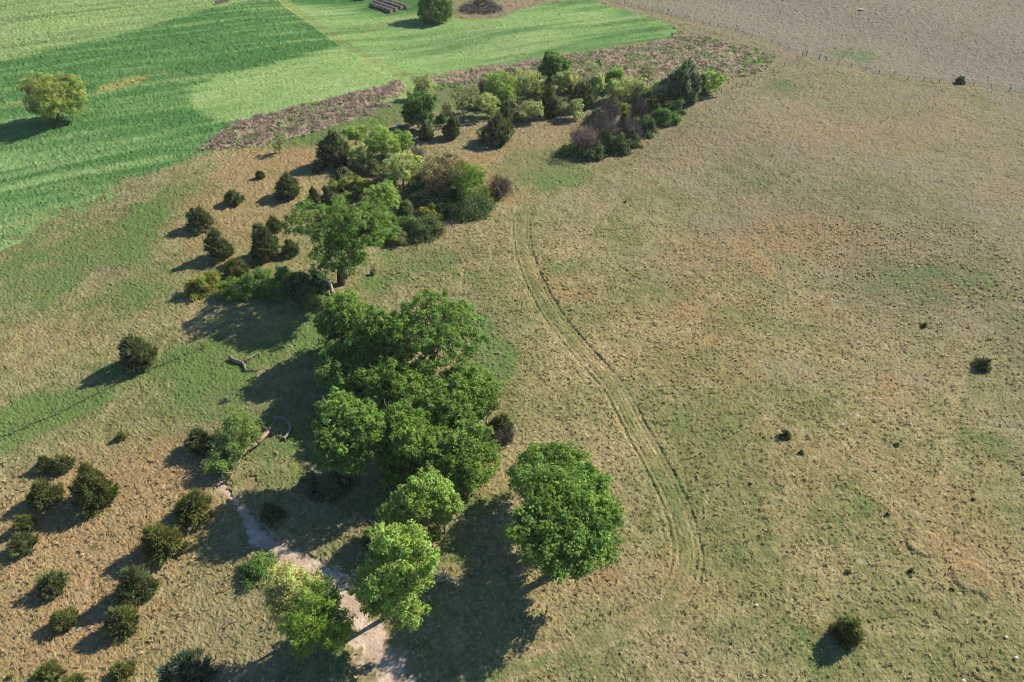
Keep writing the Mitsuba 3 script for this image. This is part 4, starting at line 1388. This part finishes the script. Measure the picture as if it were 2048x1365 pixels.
ORD = 'first second third fourth fifth sixth seventh eighth ninth tenth eleventh twelfth thirteenth fourteenth'.split()
ROWN = ['front', 'second', 'third', 'rear']
for r, (x0, y0, x1, y1) in enumerate(BALE_ROWS):
    L = math.hypot(x1-x0, y1-y0); n = int(L/1.32); ax = math.atan2(y1-y0, x1-x0)
    for k in range(n):
        t = (k+.5)/n; last = k == n-1
        bale(x0+(x1-x0)*t+.06*math.sin(k*5.1+r), y0+(y1-y0)*t+.06*math.cos(k*3.7+r), ax+.05*math.sin(k*2.3), r*40+k,
             f'round hay bale whose flat face shows at the near end of the {ROWN[r]} row' if last else f'round hay bale, {ORD[n-1-k]} from the near end of the {ROWN[r]} bale row', 'hay bales stored in four rows')
x0, y0, x1, y1 = FEED_ROW
for k in range(5):
    t = (k+.5)/5; bale(x0+(x1-x0)*t, y0+(y1-y0)*t, math.atan2(y1-y0, x1-x0)+1.3, 400+k, f'old weathered hay bale, {ORD[k]} from the left in the short row on the meadow', 'short row of old bales on the meadow')

# ---------------------------------------------------------------- brush pile, trailer, tub, rocks
px, py, pw = PILE; key = name('brush_pile'); rng = np.random.default_rng(21); z = float(hz(px, py))
st = MB()
for k in range(620):
    a = rng.uniform(0, 2*np.pi); r = pw/2*math.sqrt(rng.random())*[1, .9][k % 2]; hh = 4.6*(1-(r/(pw/2))**1.6)*rng.uniform(.1, 1)
    c = np.array([px+math.cos(a)*r, py+math.sin(a)*r*.75, z+.1+hh]); d = unit(rng.standard_normal(3)*[1, 1, .45])*rng.uniform(.6, 2.0)
    rr = rng.uniform(.03, .11)
    v, f = tube(np.array([c-d, c+rng.standard_normal(3)*.1, c+d]), rr, rr*.5, 4, 1); v[:, 2] = np.maximum(v[:, 2], z-.05)
    st.add(v, f, np.array([[.13, .11, .11], [.24, .20, .18], [.08, .07, .07], [.30, .27, .25]][rng.integers(4)])*rng.uniform(.8, 1.2))
st.build(f'{key}__sticks', 'wood_mat')
lv = MB()
C = np.column_stack([px+.6+rng.standard_normal(500)*2.0, py+1.2+rng.standard_normal(500)*.9, z+2.4+rng.standard_normal(500)*.5])
v, f, c = leaf_quads(C, rng.standard_normal((500, 3))+[0, 0, .5], .5, .35, tint((.05, .08, .03), 500, rng), rng); lv.add(v, f, c).build(f'{key}__green_boughs', 'leaf_mat')


def slab(c, ux, uy, th, col, key_):
    ux, uy = np.array(ux, float), np.array(uy, float); n_ = unit(np.cross(ux, uy))*th/2; c = np.array(c, float)
    v = np.array([c+sx*ux+sy*uy+sz*n_ for sx in (-1, 1) for sy in (-1, 1) for sz in (-1, 1)])
    m = trimesh.convex.convex_hull(v)
    MB().add(np.array(m.vertices), m.faces, col).build(key_, 'paint_mat')


slab((px+.9, py-1.5, z+2.5), (.75, .1, .1), (0, .35, .3), .08, (.75, .36, .06), f'{key}__board')
slab((px-.7, py-1.8, z+2.1), (.1, 0, .5), (.1, .2, 0), .06, (.55, .07, .06), f'{key}__board_001')
slab((px+2.6, py-1.8, z+1.8), (.6, .1, -.2), (.1, .35, .3), .05, (.10, .18, .42), f'{key}__board_002')
slab((px-2.6, py-1.6, z+1.6), (.35, .1, .2), (.1, .3, .3), .05, (.30, .38, .50), f'{key}__board_003')
slab((px+.3, py-2.4, z+1.2), (.5, .0, .1), (.0, .2, .3), .05, (.7, .68, .64), f'{key}__board_004')
slab((px+1.8, py-2.0, z+1.1), (.4, .0, -.2), (.0, .2, .3), .05, (.09, .14, .30), f'{key}__board_005')
tag(key, 'burn pile of grey branches and scrap boards, orange and blue scraps in it', 'brush pile')
labels[f'{key}__board'] = {'label': 'bright orange scrap board on top of the pile'}
labels[f'{key}__board_001'] = {'label': 'small red scrap board standing in the pile'}

# flat farm trailer at the top edge
tx, ty = TRAILER; z = float(hz(tx, ty)); key = name('farm_trailer'); aa = math.radians(14)
d = np.array([math.cos(aa), math.sin(aa), 0]); s = np.array([-d[1], d[0], 0]); o = np.array([tx, ty, z])
slab(o+[0, 0, .75], d*2.6, s*.95, .16, (.30, .22, .20), f'{key}__deck')
slab(o+s*-.95+[0, 0, .72], d*2.7, np.array([0, 0, .12]), .08, (.16, .10, .11), f'{key}__rail')
slab(o+s*.95+[0, 0, .72], d*2.7, np.array([0, 0, .12]), .08, (.16, .10, .11), f'{key}__rail_001')
slab(o-d*3.6+[0, 0, .6], d*1.0, s*.08, .12, (.12, .10, .10), f'{key}__drawbar')
for k, (a, b) in enumerate([(-1.4, -1.0), (1.6, -1.0), (-1.4, 1.0), (1.6, 1.0)]):
    c = o+d*a+s*b+[0, 0, .36]
    v, f = tube(np.array([c-s*.11, c, c+s*.11]), .36, .36, 14, 1)
    MB().add(v, f, (.03, .03, .03)).build(f'{key}__wheel'+(f'_{k:03d}' if k else ''), 'wood_mat')
tag(key, 'low flat bed farm trailer left of the hay bale rows at the top edge', 'trailer')

bx, by = TUB; z = float(hz(bx, by)); key = name('feed_tub')
pts = np.array([[bx, by, z], [bx, by, z+.55]])
v, f = tube(pts, .48, .58, 14, 1); MB().add(v[:-1], f[:-14], (.03, .14, .42)).build(f'{key}__shell', 'paint_mat')
v, f = tube(pts+[[0, 0, .51], [0, 0, .03]], .62, .62, 14, 1); MB().add(v, f, (.04, .19, .50)).build(f'{key}__rim', 'paint_mat')
tag(key, 'small blue feed tub on green grass left of the round tree at the lane bend', 'tub')

ROCKL = ['largest pale flat rock on the dry pasture beyond the far fence', 'pale rock right of the largest flat rock on the far pasture', 'small pale rock below left of the largest flat rock on the far pasture',
         'pale stone slab close behind the fence posts at the top', 'pale flat rock at the top edge of the picture on the far pasture', 'small pale rock behind the fence near the track corner', 'white stone alone in the dark green field',
         'upper small pale rock near the bottom right corner', 'second small pale rock near the bottom right corner', 'pale stone in grass left of the lone yellow topped cedar', 'pale stone at the bottom edge near the right corner']
for k, (x, y, sz) in enumerate(ROCKS):
    rng = np.random.default_rng(500+k); ico = trimesh.creation.icosphere(2); v = np.array(ico.vertices)
    v = v*(1+.5*(meshkit.noise(v*1.7+k*9, 2)-.5))[:, None]*[sz*.5, sz*.4, sz*.16]
    v[:, 2] += float(hz(x, y))+.30+sz*.05; v[:, :2] += [x, y]
    key = name('field_rock'); MB().add(v, ico.faces, np.array([.55, .52, .48])*(.85+.3*rng.random((len(v), 1)))).build(key, 'wood_mat'); tag(key, ROCKL[k], 'rock')

# ---------------------------------------------------------------- reeds and tall grass (nobody could count them)
def tufts(key, pts, Lr, wr, nb, cols, label, cat, lay, seed, zoff=.15):
    """clumps of leaning blades at ground points; lay: 0 upright .. 1 flattened"""
    rng = np.random.default_rng(seed); n = len(pts)
    b = np.repeat(pts, nb, 0)+rng.uniform(-.25, .25, (n*nb, 2))*Lr[1]*.5
    swirl = nz(pts[:, 0], pts[:, 1], 2.2, 40)*12
    a = np.repeat(swirl, nb)+rng.standard_normal(n*nb)*.7
    el = np.clip((1-lay)*1.35+rng.standard_normal(n*nb)*.3, .08, 1.5)
    L = rng.uniform(*Lr, n*nb)
    d = np.stack([np.cos(a)*np.cos(el), np.sin(a)*np.cos(el), np.sin(el)], 1)
    o = np.column_stack([b, hz(b[:, 0], b[:, 1])+zoff+.1*rng.random(n*nb)]); t = o+d*L[:, None]
    dist = np.hypot(np.hypot(b[:, 0], b[:, 1]), CAM_H)
    w = unit(np.cross(d, rng.standard_normal((n*nb, 3))))*(wr*rng.uniform(.6, 1.4, n*nb)+dist*.00022)[:, None]
    mid = (o+t)/2+[0, 0, .06]
    v = np.stack([o-w, o+w, mid+w*.9, mid-w*.9, t], 1).reshape(-1, 3); k = np.arange(n*nb)[:, None]*5
    f = np.vstack([k+[0, 1, 2], k+[0, 2, 3], k+[3, 2, 4]])
    cols = np.array(cols, float); c = np.repeat(cols[rng.integers(0, len(cols), n)], nb, 0)*rng.uniform(.75, 1.3, (n*nb, 1))
    scene[key] = mikit.ply((v, f), 'leaf_mat', color=np.clip(np.repeat(c, 5, 0), .01, .8)); tag(key, label, cat, kind='stuff')


def scatter(n, seed, box, keep):
    rng = np.random.default_rng(seed); x = rng.uniform(box[0], box[1], n); y = rng.uniform(box[2], box[3], n)
    m = keep(x, y); return np.column_stack([x[m], y[m]])


def bbox(k):
    p = np.array(AREAS[k]); return p[:, 0].min(), p[:, 0].max(), p[:, 1].min(), p[:, 1].max()


REEDC = [(.50, .43, .34), (.42, .35, .28), (.58, .52, .44), (.34, .28, .22), (.17, .13, .10), (.22, .17, .13)]
for k, (nm, ar, lab) in enumerate([('dead_reeds', 'reed1', 'flattened brown dead reeds beside the pale field on the left'), ('dead_reeds_001', 'reed2', 'flattened grey brown dead reeds in the wet corner inside the fence')]):
    pts = scatter(9000, 31+k, bbox(ar), lambda x, y: inside(AREAS[ar], x+(nz(x, y, 3, 50)-.5)*4, y+(nz(x, y, 3, 51)-.5)*4) & (nz(x, y, 5., 52)*.6+nz(x, y, 1.6, 53)*.4 > .42) & (line_dist(LINES['lane'], x, y)[0] > 2.4))[:3000]
    tufts(nm, pts, (.7, 1.7), .026, 6, REEDC, lab, 'reeds', .74, 60+k, .12)
ysp = scatter(5000, 90, (-150, -60, 150, 230), lambda x, y: (line_dist(MUSTARD, x, y)[0] < 2.4*nz(x, y, 4, 54)+.4) & (nz(x, y, 5, 12) > .46))[:700]
tufts('yellow_flowers', ysp, (.3, .6), .07, 4, [(.55, .50, .04), (.62, .55, .06), (.16, .22, .05)], 'thin broken line of yellow flowering weeds across the dark green field', 'flowers', .2, 95)


def dry_keep(x, y):
    bad = (line_dist(LINES['road'], x, y)[0] < 3.2) | (line_dist(LINES['track'], x, y)[0] < 1.8) | inside(AREAS['crop'], x, y) | inside(AREAS['fallow'], x, y)
    return ~bad & (np.abs(x) < .64*(y+60)) & ((x > -24) | (y < 62)) & (nz(x, y, 5, 56)*.5+nz(x, y, 1.3, 57)*.5 > .38)


pts = scatter(60000, 97, (-95, 95, 28, 125), dry_keep)[:11000]
tufts('dry_grass', pts, (.25, .60), .020, 5, [(.56, .48, .30), (.50, .42, .25), (.44, .39, .22), (.36, .36, .16), (.54, .41, .26)], 'dry straw coloured grass tufts standing all over the near pasture', 'grass', .86, 98, .20)

# ---------------------------------------------------------------- air
scene['haze_medium'] = {'type': 'homogeneous', 'albedo': {'type': 'rgb', 'value': [.93, .95, .97]}, 'sigma_t': HAZE}
scene['haze'] = {'type': 'cube', 'to_world': T().translate([0, 0, (CAM_H+3-8)/2]).scale([2600, 2600, (CAM_H+3+8)/2]), 'bsdf': {'type': 'null'}, 'interior': {'type': 'ref', 'id': 'haze_medium'}}
tag('haze', 'thin bluish haze that pales the far fields', 'haze', kind='stuff')
scene['camera']['medium'] = {'type': 'ref', 'id': 'haze_medium'}
